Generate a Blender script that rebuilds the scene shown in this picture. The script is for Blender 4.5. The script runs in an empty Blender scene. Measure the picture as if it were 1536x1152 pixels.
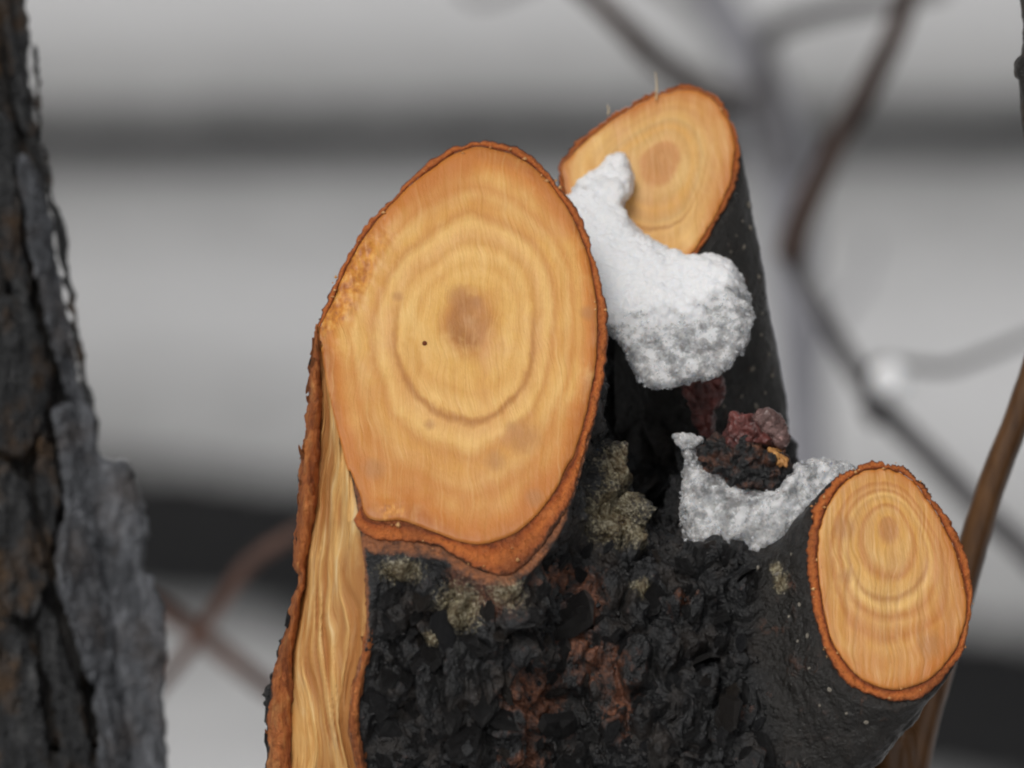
import bpy, math, random
import numpy as np
from mathutils import Vector, Matrix

random.seed(7)
rng = np.random.default_rng(7)
SC = bpy.context.scene
COL = SC.collection

# ------------------------------------------------------------------ camera
S = 0.2 / 1536.0                 # metres per photo pixel in the plane of focus
DIST = 1.6                       # camera to the plane of focus
DPX = DIST / S
PITCH = math.radians(13.0)
F = np.array([0.0, 0.0, 1.14])   # focus point
FWD = np.array([0.0, math.cos(PITCH), -math.sin(PITCH)])
UPV = np.array([0.0, math.sin(PITCH), math.cos(PITCH)])
RGT = np.array([1.0, 0.0, 0.0])
CAM = F - FWD * DIST

cam_d = bpy.data.cameras.new('camera')
cam = bpy.data.objects.new('camera', cam_d)
COL.objects.link(cam)
cam.location = CAM
cam.rotation_euler = (math.pi / 2 - PITCH, 0, 0)
cam_d.sensor_width = 36.0
cam_d.lens = 36.0 * DIST / 0.2
cam_d.clip_start = 0.05
cam_d.clip_end = 3000
cam_d.dof.use_dof = True
cam_d.dof.focus_distance = DIST - 0.012
cam_d.dof.aperture_fstop = cam_d.lens / 21.0      # a 21 mm wide pupil
SC.camera = cam

# ------------------------------------------------------------------ sky, sun, exposure (overcast)
SUN_EL, SUN_AZ = math.radians(52), math.radians(205)
world = bpy.data.worlds.new('World')
SC.world = world
world.use_nodes = True
wn = world.node_tree.nodes
wl = world.node_tree.links
wn.clear()
sky = wn.new('ShaderNodeTexSky')
sky.sky_type = 'NISHITA'
sky.sun_disc = False
sky.sun_elevation = SUN_EL
sky.sun_rotation = SUN_AZ
sky.air_density = 1.0
sky.dust_density = 4.0
hs = wn.new('ShaderNodeHueSaturation')
hs.inputs['Saturation'].default_value = 0.12       # cloud cover takes the blue out of the sky
bgn = wn.new('ShaderNodeBackground')
bgn.inputs['Strength'].default_value = 0.068
wo = wn.new('ShaderNodeOutputWorld')
wl.new(sky.outputs[0], hs.inputs['Color'])
wl.new(hs.outputs[0], bgn.inputs['Color'])
wl.new(bgn.outputs[0], wo.inputs[0])
sun_d = bpy.data.lights.new('sun', 'SUN')
sun_d.energy = 1.3
sun_d.angle = math.radians(24)
sun_d.color = (1.0, 0.97, 0.93)
sun = bpy.data.objects.new('sun', sun_d)
COL.objects.link(sun)
sd = Vector((math.sin(SUN_AZ) * math.cos(SUN_EL), math.cos(SUN_AZ) * math.cos(SUN_EL), math.sin(SUN_EL)))
sun.rotation_euler = sd.to_track_quat('Z', 'Y').to_euler()
SC.view_settings.view_transform = 'Standard'
SC.view_settings.look = 'None'
SC.view_settings.gamma = 1.0
SC.view_settings.exposure = 0.10
SC.render.engine = 'CYCLES'
SC.cycles.use_denoising = True
SC.cycles.max_bounces = 10
SC.cycles.filter_width = 2.1

# ------------------------------------------------------------------ coordinates
# local frame: x, y as photo pixels in the plane of focus, w towards the camera, same unit
def L(x, y, w):
    k = 1.0 - np.asarray(w, float) / DPX
    return np.stack(np.broadcast_arrays(768 + (np.asarray(x, float) - 768) * k, 576 + (np.asarray(y, float) - 576) * k, np.asarray(w, float)), -1)

def W(p):
    p = np.asarray(p, float)
    return F + (p[..., 0:1] - 768) * S * RGT - (p[..., 1:2] - 576) * S * UPV - p[..., 2:3] * S * FWD

def unW(q):
    d = np.asarray(q, float) - F
    return np.stack([d @ RGT / S + 768, -(d @ UPV) / S + 576, -(d @ FWD) / S], -1)

DOWN = np.array([0.0, math.cos(PITCH), -math.sin(PITCH)])   # world down in the local frame

# ------------------------------------------------------------------ noise
def _hash(ix, iy, iz, seed):
    h = (ix.astype(np.int64) * 374761393 + iy.astype(np.int64) * 668265263 + iz.astype(np.int64) * 2147483647 + seed * 1274126177) & 0xFFFFFFFF
    h = ((h ^ (h >> 13)) * 1274126177) & 0xFFFFFFFF
    h = ((h ^ (h >> 16)) * 2246822519) & 0xFFFFFFFF
    return ((h ^ (h >> 15)) & 0xFFFFFF) / float(0x1000000)

def vnoise(p, seed=0):
    i = np.floor(p)
    f = p - i
    f = f * f * f * (f * (f * 6 - 15) + 10)
    i = i.astype(np.int64)
    out = 0
    for dx in (0, 1):
        for dy in (0, 1):
            for dz in (0, 1):
                wgt = (f[:, 0] if dx else 1 - f[:, 0]) * (f[:, 1] if dy else 1 - f[:, 1]) * (f[:, 2] if dz else 1 - f[:, 2])
                out = out + wgt * _hash(i[:, 0] + dx, i[:, 1] + dy, i[:, 2] + dz, seed)
    return out * 2 - 1

def fbm(p, octv=4, seed=0, gain=0.5):
    a, s, t = 1.0, 0.0, 0.0
    p = np.asarray(p, float)
    for o in range(octv):
        s = s + a * vnoise(p * (2.03 ** o) + o * 17.3, seed + o)
        t += a
        a *= gain
    return s / t

def worley(p, seed=0):
    i = np.floor(p).astype(np.int64)
    f1 = np.full(len(p), 9.0)
    f2 = np.full(len(p), 9.0)
    cid = np.zeros(len(p))
    for dx in (-1, 0, 1):
        for dy in (-1, 0, 1):
            for dz in (-1, 0, 1):
                c = i + np.array([dx, dy, dz])
                o = np.stack([_hash(c[:, 0], c[:, 1], c[:, 2], seed + k) for k in (0, 1, 2)], -1)
                d = np.linalg.norm(c + o - p, axis=1)
                near = d < f1
                f2 = np.where(near, f1, np.minimum(f2, d))
                cid = np.where(near, o[:, 0], cid)
                f1 = np.where(near, d, f1)
    return f1, f2, cid

# ------------------------------------------------------------------ shapes
def smooth_poly(pts, n=6):
    p = np.asarray(pts, float)
    out = []
    m = len(p)
    for k in range(m):
        a, b, c, d = p[k - 1], p[k], p[(k + 1) % m], p[(k + 2) % m]
        for t in np.arange(n) / n:
            out.append(0.5 * (2 * b + (c - a) * t + (2 * a - 5 * b + 4 * c - d) * t * t + (3 * b - a - 3 * c + d) * t ** 3))
    return np.array(out)

def polysd(poly, X, Y):
    d = np.full(X.shape, 1e18)
    sgn = np.ones(X.shape)
    n = len(poly)
    for k in range(n):
        ax, ay = poly[k]
        bx, by = poly[(k + 1) % n]
        ex, ey = bx - ax, by - ay
        wx, wy = X - ax, Y - ay
        t = np.clip((wx * ex + wy * ey) / (ex * ex + ey * ey + 1e-9), 0, 1)
        d = np.minimum(d, (wx - ex * t) ** 2 + (wy - ey * t) ** 2)
        c1 = Y >= ay
        c2 = Y < by
        c3 = ex * wy > ey * wx
        flip = (c1 & c2 & c3) | (~c1 & ~c2 & ~c3)
        sgn = np.where(flip, -sgn, sgn)
    return sgn * np.sqrt(d)

class Table:
    """2-D signed distance of an outline, looked up bilinearly"""
    def __init__(self, poly, pad=520, step=3.0):
        self.o = poly.min(0) - pad
        n = np.ceil((poly.max(0) + pad - self.o) / step).astype(int) + 1
        X, Y = np.meshgrid(self.o[0] + np.arange(n[0]) * step, self.o[1] + np.arange(n[1]) * step, indexing='ij')
        self.g = polysd(poly, X, Y).astype(np.float32)
        self.s = step
    def __call__(self, x, y):
        fx = np.clip((x - self.o[0]) / self.s, 0, self.g.shape[0] - 1.001)
        fy = np.clip((y - self.o[1]) / self.s, 0, self.g.shape[1] - 1.001)
        ix = fx.astype(np.int32)
        iy = fy.astype(np.int32)
        fx = fx - ix
        fy = fy - iy
        g = self.g
        return (g[ix, iy] * (1 - fx) + g[ix + 1, iy] * fx) * (1 - fy) + (g[ix, iy + 1] * (1 - fx) + g[ix + 1, iy + 1] * fx) * fy

def surface_nets(f, org, step):
    ins = f < 0
    n = np.array(f.shape) - 1
    cnt = np.zeros(n, np.int8)
    for dx in (0, 1):
        for dy in (0, 1):
            for dz in (0, 1):
                cnt += ins[dx:n[0] + dx, dy:n[1] + dy, dz:n[2] + dz]
    act = (cnt > 0) & (cnt < 8)
    idx = np.argwhere(act)
    vid = np.full(n, -1, np.int64)
    vid[act] = np.arange(len(idx))
    acc = np.zeros((len(idx), 3))
    num = np.zeros(len(idx))
    corners = [(a, b, c) for a in (0, 1) for b in (0, 1) for c in (0, 1)]
    for a in corners:
        for k in range(3):
            if a[k] == 0:
                b = list(a)
                b[k] = 1
                fa = f[idx[:, 0] + a[0], idx[:, 1] + a[1], idx[:, 2] + a[2]]
                fb = f[idx[:, 0] + b[0], idx[:, 1] + b[1], idx[:, 2] + b[2]]
                m = (fa < 0) != (fb < 0)
                t = np.where(m, fa / np.where(m, fa - fb, 1), 0)
                p = np.tile(np.array(a, float), (len(idx), 1))
                p[:, k] = t
                acc += p * m[:, None]
                num += m
    v = (idx + acc / num[:, None]) * step + org
    faces = []
    for k in range(3):
        i, j = (k + 1) % 3, (k + 2) % 3
        sl0 = [slice(None)] * 3
        sl1 = [slice(None)] * 3
        sl0[k] = slice(0, n[k])
        sl1[k] = slice(1, n[k] + 1)
        A, B = ins[tuple(sl0)], ins[tuple(sl1)]
        e = np.argwhere(A != B)
        e = e[(e[:, i] > 0) & (e[:, j] > 0) & (e[:, i] < n[i]) & (e[:, j] < n[j])]
        q = []
        for (di, dj) in ((0, 0), (-1, 0), (-1, -1), (0, -1)):
            c = e.copy()
            c[:, i] += di
            c[:, j] += dj
            q.append(vid[c[:, 0], c[:, 1], c[:, 2]])
        q = np.stack(q, -1)
        up = A[e[:, 0], e[:, 1], e[:, 2]]
        q[~up] = q[~up][:, ::-1]
        faces.append(q)
    # image y runs down, so the frame is left-handed: turn the quads round
    return v, np.concatenate(faces)[:, ::-1]

def raw_mesh(v, faces):
    me = bpy.data.meshes.new('m')
    faces = np.asarray(faces)
    me.vertices.add(len(v))
    me.vertices.foreach_set('co', np.ascontiguousarray(v, np.float32).ravel())
    k = faces.shape[1]
    me.loops.add(len(faces) * k)
    me.loops.foreach_set('vertex_index', faces.astype(np.int32).ravel())
    me.polygons.add(len(faces))
    me.polygons.foreach_set('loop_start', np.arange(0, len(faces) * k, k, dtype=np.int32))
    me.update(calc_edges=True)
    me.validate()
    return me

def subdivide(v, faces, levels=1):
    """smooth subdivision of local-frame quads"""
    me = raw_mesh(v, faces)
    o = bpy.data.objects.new('tmp', me)
    COL.objects.link(o)
    m = o.modifiers.new('s', 'SUBSURF')
    m.levels = levels
    dg = bpy.context.evaluated_depsgraph_get()
    m2 = bpy.data.meshes.new_from_object(o.evaluated_get(dg))
    nv = len(m2.vertices)
    co = np.empty(nv * 3, np.float32)
    m2.vertices.foreach_get('co', co)
    li = np.empty(len(m2.loops), np.int32)
    m2.loops.foreach_get('vertex_index', li)
    bpy.data.objects.remove(o)
    bpy.data.meshes.remove(me)
    bpy.data.meshes.remove(m2)
    return co.reshape(-1, 3).astype(float), li.reshape(-1, 4)

def normals(v, f):
    n = np.zeros_like(v)
    fn = np.cross(v[f[:, 2]] - v[f[:, 0]], v[f[:, 3 % f.shape[1]]] - v[f[:, 1]]) if f.shape[1] == 4 else np.cross(v[f[:, 1]] - v[f[:, 0]], v[f[:, 2]] - v[f[:, 0]])
    for k in range(f.shape[1]):
        np.add.at(n, f[:, k], fn)
    return -n / (np.linalg.norm(n, axis=1, keepdims=True) + 1e-12)      # left-handed frame

def obj(name, v, faces, mat, parent=None, attrs=None, smooth=True, base=None, local=True):
    """link a mesh object; v in the local frame (or world when local=False)"""
    p = W(v) if local else np.asarray(v, float)
    if base is None:
        base = np.array(parent['base']) if parent is not None and 'base' in parent else np.zeros(3)
    me = raw_mesh(p - base, faces)
    me.name = name
    if attrs:
        for an, av in attrs.items():
            av = np.asarray(av, np.float32)
            if av.ndim == 1:
                a = me.attributes.new(an, 'FLOAT', 'POINT')
                a.data.foreach_set('value', np.ascontiguousarray(av))
            else:
                a = me.attributes.new(an, 'FLOAT_VECTOR', 'POINT')
                a.data.foreach_set('vector', np.ascontiguousarray(av).ravel())
    me.materials.append(mat)
    if smooth:
        me.polygons.foreach_set('use_smooth', np.ones(len(me.polygons), bool))
    o = bpy.data.objects.new(name, me)
    COL.objects.link(o)
    if parent is not None:
        o.parent = parent
        o['base'] = list(base)
        pb = np.array(parent['base'])
        o.location = base - pb
    else:
        o['base'] = list(base)
        o.location = base
    return o

def thing(name, label, cat, base, group=None):
    o = bpy.data.objects.new(name, None)
    o.empty_display_size = 0.05
    COL.objects.link(o)
    o.location = base
    o['base'] = list(map(float, base))
    tag(o, label, cat, group)
    return o

def tag(o, label, cat, group=None):
    o['label'] = label
    o['category'] = cat
    if group:
        o['group'] = group
    return o

def tube(path, radii, n=16, cap=True, noise=0.0, seed=0, ell=1.0):
    """tapered tube along local points, resampled smoothly"""
    path = np.asarray(path, float)
    radii = np.asarray(radii, float)
    m = len(path)
    t = np.linspace(0, m - 1, (m - 1) * 8 + 1)
    P = []
    for tt in t:
        k = min(int(tt), m - 2)
        u = tt - k
        a, b, c, d = path[max(k - 1, 0)], path[k], path[k + 1], path[min(k + 2, m - 1)]
        P.append(0.5 * (2 * b + (c - a) * u + (2 * a - 5 * b + 4 * c - d) * u * u + (3 * b - a - 3 * c + d) * u ** 3))
    P = np.array(P)
    R = np.interp(t, np.arange(m), radii)
    T = np.gradient(P, axis=0)
    T /= np.linalg.norm(T, axis=1, keepdims=True)
    ref = np.array([0.0, 0.0, 1.0])
    if np.max(np.abs(T @ ref)) > 0.9:
        ref = np.array([1.0, 0.0, 0.0])
    A = np.cross(T, ref)
    A /= np.linalg.norm(A, axis=1, keepdims=True)
    B = np.cross(T, A)
    th = np.arange(n) * 2 * math.pi / n
    V = P[:, None] + R[:, None, None] * (A[:, None] * np.cos(th)[None, :, None] + ell * B[:, None] * np.sin(th)[None, :, None])
    V = V.reshape(-1, 3)
    if noise:
        dirs = V - np.repeat(P, n, 0)
        rr = np.repeat(R, n)
        V = V + dirs * (noise * fbm(V / (rr[:, None] * 1.2), 3, seed))[:, None]
    fs = []
    k = len(P)
    for i in range(k - 1):
        for j in range(n):
            fs.append((i * n + j, i * n + (j + 1) % n, (i + 1) * n + (j + 1) % n, (i + 1) * n + j))
    if cap:
        V = np.vstack([V, P[0], P[-1]])
        for j in range(0, n, 2):
            fs.append((len(V) - 2, (j + 2) % n, j + 1, j))
            q = (k - 1) * n
            fs.append((len(V) - 1, q + j, q + j + 1, q + (j + 2) % n))
    return V, np.array(fs)

def slab(poly, w0, thick, rnd, step=4.0, smooth=4, wrange=None, extra=None):
    """closed rounded solid: an outline (photo pixels) given depth round w0(x, y)"""
    pp = smooth_poly(poly, smooth) if smooth else np.asarray(poly, float)
    X1 = np.arange(pp[:, 0].min() - 14, pp[:, 0].max() + 14, step)
    Y1 = np.arange(pp[:, 1].min() - 14, pp[:, 1].max() + 14, step)
    X, Y = np.meshgrid(X1, Y1, indexing='ij')
    d2 = polysd(pp, X, Y)
    w0g = w0(X, Y)
    tg = thick(X, Y) if callable(thick) else np.full(X.shape, float(thick))
    lo, hi = (w0g - tg).min() - 14, (w0g + tg).max() + 14
    Z1 = np.arange(lo, hi, step)
    dw = np.abs(Z1[None, None] - w0g[..., None]) - tg[..., None]
    a = d2[..., None] + rnd
    b = dw + rnd
    d = np.minimum(np.maximum(a, b), 0) + np.sqrt(np.maximum(a, 0) ** 2 + np.maximum(b, 0) ** 2) - rnd
    if extra is not None:
        d = extra(X[..., None], Y[..., None], Z1[None, None], d)
    v, f = surface_nets(d.astype(np.float32), np.array([X1[0], Y1[0], Z1[0]]), step)
    return L(v[:, 0], v[:, 1], v[:, 2]), f

# ------------------------------------------------------------------ material helpers
def mat_new(name):
    m = bpy.data.materials.new(name)
    m.use_nodes = True
    nt = m.node_tree
    b = nt.nodes['Principled BSDF']
    return m, nt, b

class N:
    def __init__(self, nt):
        self.nt = nt
    def node(self, t, **kw):
        n = self.nt.nodes.new(t)
        for k, v in kw.items():
            if k in n.inputs:
                n.inputs[k].default_value = v
            else:
                setattr(n, k, v)
        return n
    def link(self, a, b):
        self.nt.links.new(a, b)
    def attr(self, name):
        return self.node('ShaderNodeAttribute', attribute_name=name)
    def coord(self):
        return self.node('ShaderNodeTexCoord').outputs['Object']
    def noise(self, vec, scale, detail=4, rough=0.55, dist=0.0):
        n = self.node('ShaderNodeTexNoise')
        n.inputs['Scale'].default_value = scale
        n.inputs['Detail'].default_value = detail
        n.inputs['Roughness'].default_value = rough
        n.inputs['Distortion'].default_value = dist
        self.link(vec, n.inputs['Vector'])
        return n.outputs['Fac']
    def vor(self, vec, scale, feature='F1'):
        n = self.node('ShaderNodeTexVoronoi', feature=feature)
        n.inputs['Scale'].default_value = scale
        self.link(vec, n.inputs['Vector'])
        return n.outputs['Distance']
    def mapping(self, vec, scale, loc=(0, 0, 0)):
        n = self.node('ShaderNodeMapping')
        n.inputs['Scale'].default_value = scale
        n.inputs['Location'].default_value = loc
        self.link(vec, n.inputs['Vector'])
        return n.outputs[0]
    def ramp(self, fac, stops, interp='LINEAR'):
        n = self.node('ShaderNodeValToRGB')
        cr = n.color_ramp
        cr.interpolation = interp
        while len(cr.elements) < len(stops):
            cr.elements.new(0.5)
        for e, (p, c) in zip(cr.elements, stops):
            e.position = p
            e.color = (c[0], c[1], c[2], 1) if not isinstance(c, (int, float)) else (c, c, c, 1)
        self.link(fac, n.inputs[0])
        return n.outputs[0]
    def mix(self, fac, a, b, mode='MIX'):
        n = self.node('ShaderNodeMix', data_type='RGBA', blend_type=mode)
        for s, v in ((n.inputs[0], fac), (n.inputs[6], a), (n.inputs[7], b)):
            if isinstance(v, (int, float)):
                s.default_value = v
            elif isinstance(v, tuple):
                s.default_value = (v[0], v[1], v[2], 1)
            else:
                self.link(v, s)
        return n.outputs[2]
    def math(self, op, a, b=0.0, clamp=False):
        n = self.node('ShaderNodeMath', operation=op, use_clamp=clamp)
        for s, v in ((n.inputs[0], a), (n.inputs[1], b)):
            if isinstance(v, (int, float)):
                s.default_value = v
            else:
                self.link(v, s)
        return n.outputs[0]
    def bump(self, h, dist, strength=1.0, normal=None):
        n = self.node('ShaderNodeBump')
        n.inputs['Distance'].default_value = dist
        n.inputs['Strength'].default_value = strength
        self.link(h, n.inputs['Height'])
        if normal is not None:
            self.link(normal, n.inputs['Normal'])
        return n.outputs[0]

# ---- cut wood: growth rings from the pith outward
def wood_mat(name, stops, line=0.10, hatch=0.0, seed=0.0, ring=0.48, ringy=0.5):
    m, nt, b = mat_new(name)
    k = N(nt)
    pc = k.attr('pc').outputs['Vector']
    px = k.attr('px').outputs['Vector']
    sep = k.node('ShaderNodeSeparateXYZ')
    k.link(pc, sep.inputs[0])
    warp = k.noise(k.mapping(px, (7, 5, 1), (seed, seed, 0)), 1.0, 2, 0.5)
    warp2 = k.noise(k.mapping(px, (28, 20, 1), (seed, 0, 0)), 1.0, 4, 0.6)
    r = k.math('ADD', sep.outputs[0], k.math('MULTIPLY', k.math('SUBTRACT', warp, 0.5), 0.20))
    r = k.math('ADD', r, k.math('MULTIPLY', k.math('SUBTRACT', warp2, 0.5), 0.06))
    col = k.ramp(r, stops)
    # finer growth lines, broken up
    fine = k.math('SINE', k.math('MULTIPLY', k.math('POWER', r, 1.25), 48.0))
    fine = k.math('MULTIPLY', k.math('ADD', fine, 1.0), 0.5)
    brk = k.noise(k.mapping(px, (9, 8, 1), (3 + seed, 1, 0)), 1.0, 4, 0.65)
    ff = k.math('MULTIPLY', k.math('MULTIPLY', fine, line * 2.2), k.ramp(brk, [(0.40, 0.0), (0.62, 1.0)]))
    col = k.mix(ff, col, (0.48, 0.205, 0.045))
    # long vertical fibres left by the saw
    pxw = k.node('ShaderNodeVectorMath', operation='ADD')
    wob = k.node('ShaderNodeTexNoise')
    wob.inputs['Scale'].default_value = 9.0
    k.link(px, wob.inputs['Vector'])
    wsc = k.node('ShaderNodeVectorMath', operation='SCALE')
    wsc.inputs['Scale'].default_value = 0.05
    k.link(wob.outputs['Color'], wsc.inputs[0])
    k.link(px, pxw.inputs[0])
    k.link(wsc.outputs[0], pxw.inputs[1])
    streak = k.noise(k.mapping(pxw.outputs[0], (75, 13, 1), (seed, 2, 0)), 1.0, 5, 0.65)
    col = k.mix(k.ramp(streak, [(0.48, 0.0), (0.75, 0.30 + hatch * 0.3)]), col, (0.50, 0.225, 0.05))
    col = k.mix(k.ramp(streak, [(0.22, 0.34), (0.45, 0.0)]), col, (0.85, 0.57, 0.22))
    spk0 = k.noise(k.mapping(px, (90, 70, 1), (8, seed, 0)), 1.0, 3, 0.6)
    blot = k.noise(k.mapping(px, (15, 11, 1), (5 + seed, 9, 0)), 1.0, 6, 0.68)
    col = k.mix(k.ramp(blot, [(0.48, 0.0), (0.70, 0.50)]), col, (0.62, 0.27, 0.055))
    col = k.mix(k.ramp(blot, [(0.28, 0.45), (0.46, 0.0)]), col, (0.84, 0.57, 0.22))
    pink = k.noise(k.mapping(px, (11, 9, 1), (21 + seed, 4, 0)), 1.0, 4, 0.6)
    col = k.mix(k.ramp(pink, [(0.54, 0.0), (0.74, 0.45)]), col, (0.70, 0.37, 0.175))
    # one strong growth ring, clearest on one side
    rl = k.math('ADD', r, k.math('MULTIPLY', k.math('SUBTRACT', spk0, 0.5), 0.03))
    lw = k.ramp(rl, [(ring - 0.03, 0.0), (ring - 0.004, 1.0), (ring + 0.006, 1.0), (ring + 0.035, 0.0)])
    sy = k.node('ShaderNodeSeparateXYZ')
    k.link(px, sy.inputs[0])
    low = k.ramp(k.math('ADD', k.math('MULTIPLY', k.math('SUBTRACT', sy.outputs[1], ringy), 5.0), k.math('ADD', k.math('MULTIPLY', k.math('SUBTRACT', pink, 0.5), 1.2), 0.5)), [(0.15, 0.10), (0.9, 0.75)])
    col = k.mix(k.math('MULTIPLY', lw, low), col, (0.40, 0.15, 0.03))
    flush = k.noise(k.mapping(px, (7, 5, 1), (11 + seed, 3, 0)), 1.0, 3, 0.55)
    rimf = k.math('MULTIPLY', k.ramp(r, [(0.58, 0.0), (0.93, 1.0)]), k.ramp(flush, [(0.40, 0.0), (0.60, 0.92)]))
    col = k.mix(rimf, col, (0.52, 0.175, 0.028))
    rip = k.attr('rip').outputs['Fac']
    ripf = k.ramp(k.math('ADD', rip, k.math('MULTIPLY', k.math('SUBTRACT', streak, 0.5), 1.4)), [(0.35, 0.0), (0.75, 0.9)])
    col = k.mix(ripf, col, k.ramp(spk0, [(0.35, (0.38, 0.115, 0.02)), (0.55, (0.66, 0.27, 0.045)), (0.7, (0.80, 0.44, 0.12))]))
    spk = k.noise(k.mapping(px, (210, 140, 1), (2, seed, 0)), 1.0, 3, 0.7)
    col = k.mix(k.ramp(spk, [(0.58, 0.0), (0.78, 0.35)]), col, (0.50, 0.20, 0.05))
    rot = k.node('ShaderNodeMapping')
    rot.inputs['Rotation'].default_value = (0, 0, 0.06)
    rot.inputs['Scale'].default_value = (6, 6, 1)
    k.link(pxw.outputs[0], rot.inputs['Vector'])
    sawl = k.noise(k.mapping(rot.outputs[0], (26, 0.35, 1)), 1.0, 4, 0.7)
    col = k.mix(k.ramp(sawl, [(0.54, 0.0), (0.70, 0.28)]), col, (0.50, 0.22, 0.055))
    col = k.mix(k.ramp(sawl, [(0.30, 0.22), (0.44, 0.0)]), col, (0.86, 0.60, 0.27))
    stain = k.attr('stain').outputs['Fac']
    stf = k.ramp(k.math('ADD', stain, k.math('MULTIPLY', k.math('SUBTRACT', blot, 0.5), 1.2)), [(0.4, 0.0), (0.9, 0.6)])
    col = k.mix(stf, col, (0.44, 0.20, 0.07))
    h = None
    if hatch:
        saw = k.noise(k.mapping(pxw.outputs[0], (95, 2.2, 1), (6, seed, 0)), 1.0, 3, 0.6)
        col = k.mix(k.ramp(saw, [(0.46, 0.0), (0.66, hatch * 0.55)]), col, (0.36, 0.165, 0.045))
        h = saw
    k.link(col, b.inputs['Base Color'])
    b.inputs['Roughness'].default_value = 0.42
    b.inputs['Specular IOR Level'].default_value = 0.4
    b.inputs['Subsurface Weight'].default_value = 0.10
    b.inputs['Subsurface Radius'].default_value = (0.004, 0.002, 0.001)
    b.inputs['Subsurface Scale'].default_value = 0.4
    hh = k.math('ADD', k.math('ADD', k.math('MULTIPLY', streak, 0.7), k.math('MULTIPLY', sawl, 0.7)), k.math('MULTIPLY', spk, 0.35))
    if h is not None:
        hh = k.math('ADD', hh, k.math('MULTIPLY', h, hatch))
    k.link(k.bump(hh, 0.0004, 0.55), b.inputs['Normal'])
    return m

GOLD = (0.72, 0.385, 0.095)
PALE = (0.80, 0.485, 0.155)
ORAN = (0.60, 0.215, 0.032)
RING = (0.52, 0.205, 0.045)
DEEP = (0.40, 0.13, 0.028)
M_FACE1 = wood_mat('wood_cut_main', [(0.0, (0.46, 0.235, 0.095)), (0.03, (0.36, 0.145, 0.035)), (0.10, (0.40, 0.155, 0.033)), (0.15, (0.56, 0.25, 0.055)), (0.22, (0.72, 0.40, 0.10)), (0.30, (0.76, 0.44, 0.125)), (0.35, (0.71, 0.385, 0.10)),
                   (0.42, PALE), (0.475, (0.71, 0.38, 0.10)), (0.52, (0.74, 0.41, 0.135)), (0.59, PALE), (0.64, (0.62, 0.295, 0.07)), (0.69, GOLD),
                   (0.75, PALE), (0.80, (0.64, 0.30, 0.07)), (0.85, (0.76, 0.42, 0.115)), (0.93, ORAN), (0.97, (0.44, 0.135, 0.022)), (1.0, DEEP)], 0.08, 0.0, 1.3)
M_FACE2 = wood_mat('wood_cut_back', [(0.0, (0.60, 0.29, 0.10)), (0.08, (0.55, 0.25, 0.075)), (0.20, (0.60, 0.27, 0.085)), (0.26, (0.73, 0.43, 0.15)), (0.36, (0.66, 0.38, 0.12)), (0.44, GOLD),
                   (0.55, (0.62, 0.36, 0.12)), (0.62, PALE), (0.70, (0.70, 0.40, 0.13)), (0.82, PALE), (0.92, (0.74, 0.42, 0.14)), (0.98, ORAN), (1.0, DEEP)], 0.12, 0.0, 4.1, 0.62, 0.27)
M_FACE3 = wood_mat('wood_cut_side', [(0.0, (0.50, 0.22, 0.07)), (0.10, (0.50, 0.22, 0.07)), (0.16, GOLD), (0.28, (0.70, 0.40, 0.13)), (0.35, RING), (0.40, GOLD), (0.50, (0.66, 0.37, 0.11)),
                   (0.56, PALE), (0.63, RING), (0.68, (0.70, 0.38, 0.12)), (0.76, RING), (0.80, GOLD), (0.92, (0.72, 0.40, 0.12)), (0.98, ORAN), (1.0, DEEP)], 0.09, 0.7, 7.7, 0.50, 0.85)

# ---- cut bark round the wood: dark bast line, then orange bark
def ring_mat():
    m, nt, b = mat_new('cut_bark_ring')
    k = N(nt)
    pc = k.attr('pc').outputs['Vector']
    sep = k.node('ShaderNodeSeparateXYZ')
    k.link(pc, sep.inputs[0])
    co = k.coord()
    n1 = k.noise(co, 420, 5, 0.7)
    v = k.math('ADD', sep.outputs[0], k.math('MULTIPLY', k.math('SUBTRACT', n1, 0.5), 0.75))
    lowf = k.noise(co, 42, 2, 0.5)
    v = k.math('ADD', v, k.math('MULTIPLY', k.math('SUBTRACT', lowf, 0.42), 0.9), True)
    col = k.ramp(v, [(0.0, (0.26, 0.065, 0.014)), (0.12, (0.13, 0.028, 0.009)), (0.28, (0.38, 0.088, 0.018)), (0.58, (0.56, 0.160, 0.034)), (0.86, (0.40, 0.105, 0.027)), (1.0, (0.06, 0.024, 0.012))])
    reg = k.noise(co, 75, 3, 0.6)
    col = k.mix(k.ramp(reg, [(0.50, 0.0), (0.68, 0.6)]), col, (0.19, 0.055, 0.018))
    col = k.mix(k.ramp(reg, [(0.28, 0.6), (0.42, 0.0)]), col, (0.56, 0.21, 0.065))
    n2 = k.noise(co, 900, 3, 0.6)
    col = k.mix(k.ramp(n2, [(0.55, 0.0), (0.75, 0.35)]), col, (0.55, 0.22, 0.08))
    col = k.mix(k.ramp(n2, [(0.25, 0.55), (0.45, 0.0)]), col, (0.15, 0.045, 0.016))
    k.link(col, b.inputs['Base Color'])
    b.inputs['Roughness'].default_value = 0.6
    b.inputs['Specular IOR Level'].default_value = 0.3
    k.link(k.bump(k.math('ADD', n2, n1), 0.0012, 1.0), b.inputs['Normal'])
    return m
M_RING = ring_mat()

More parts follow.
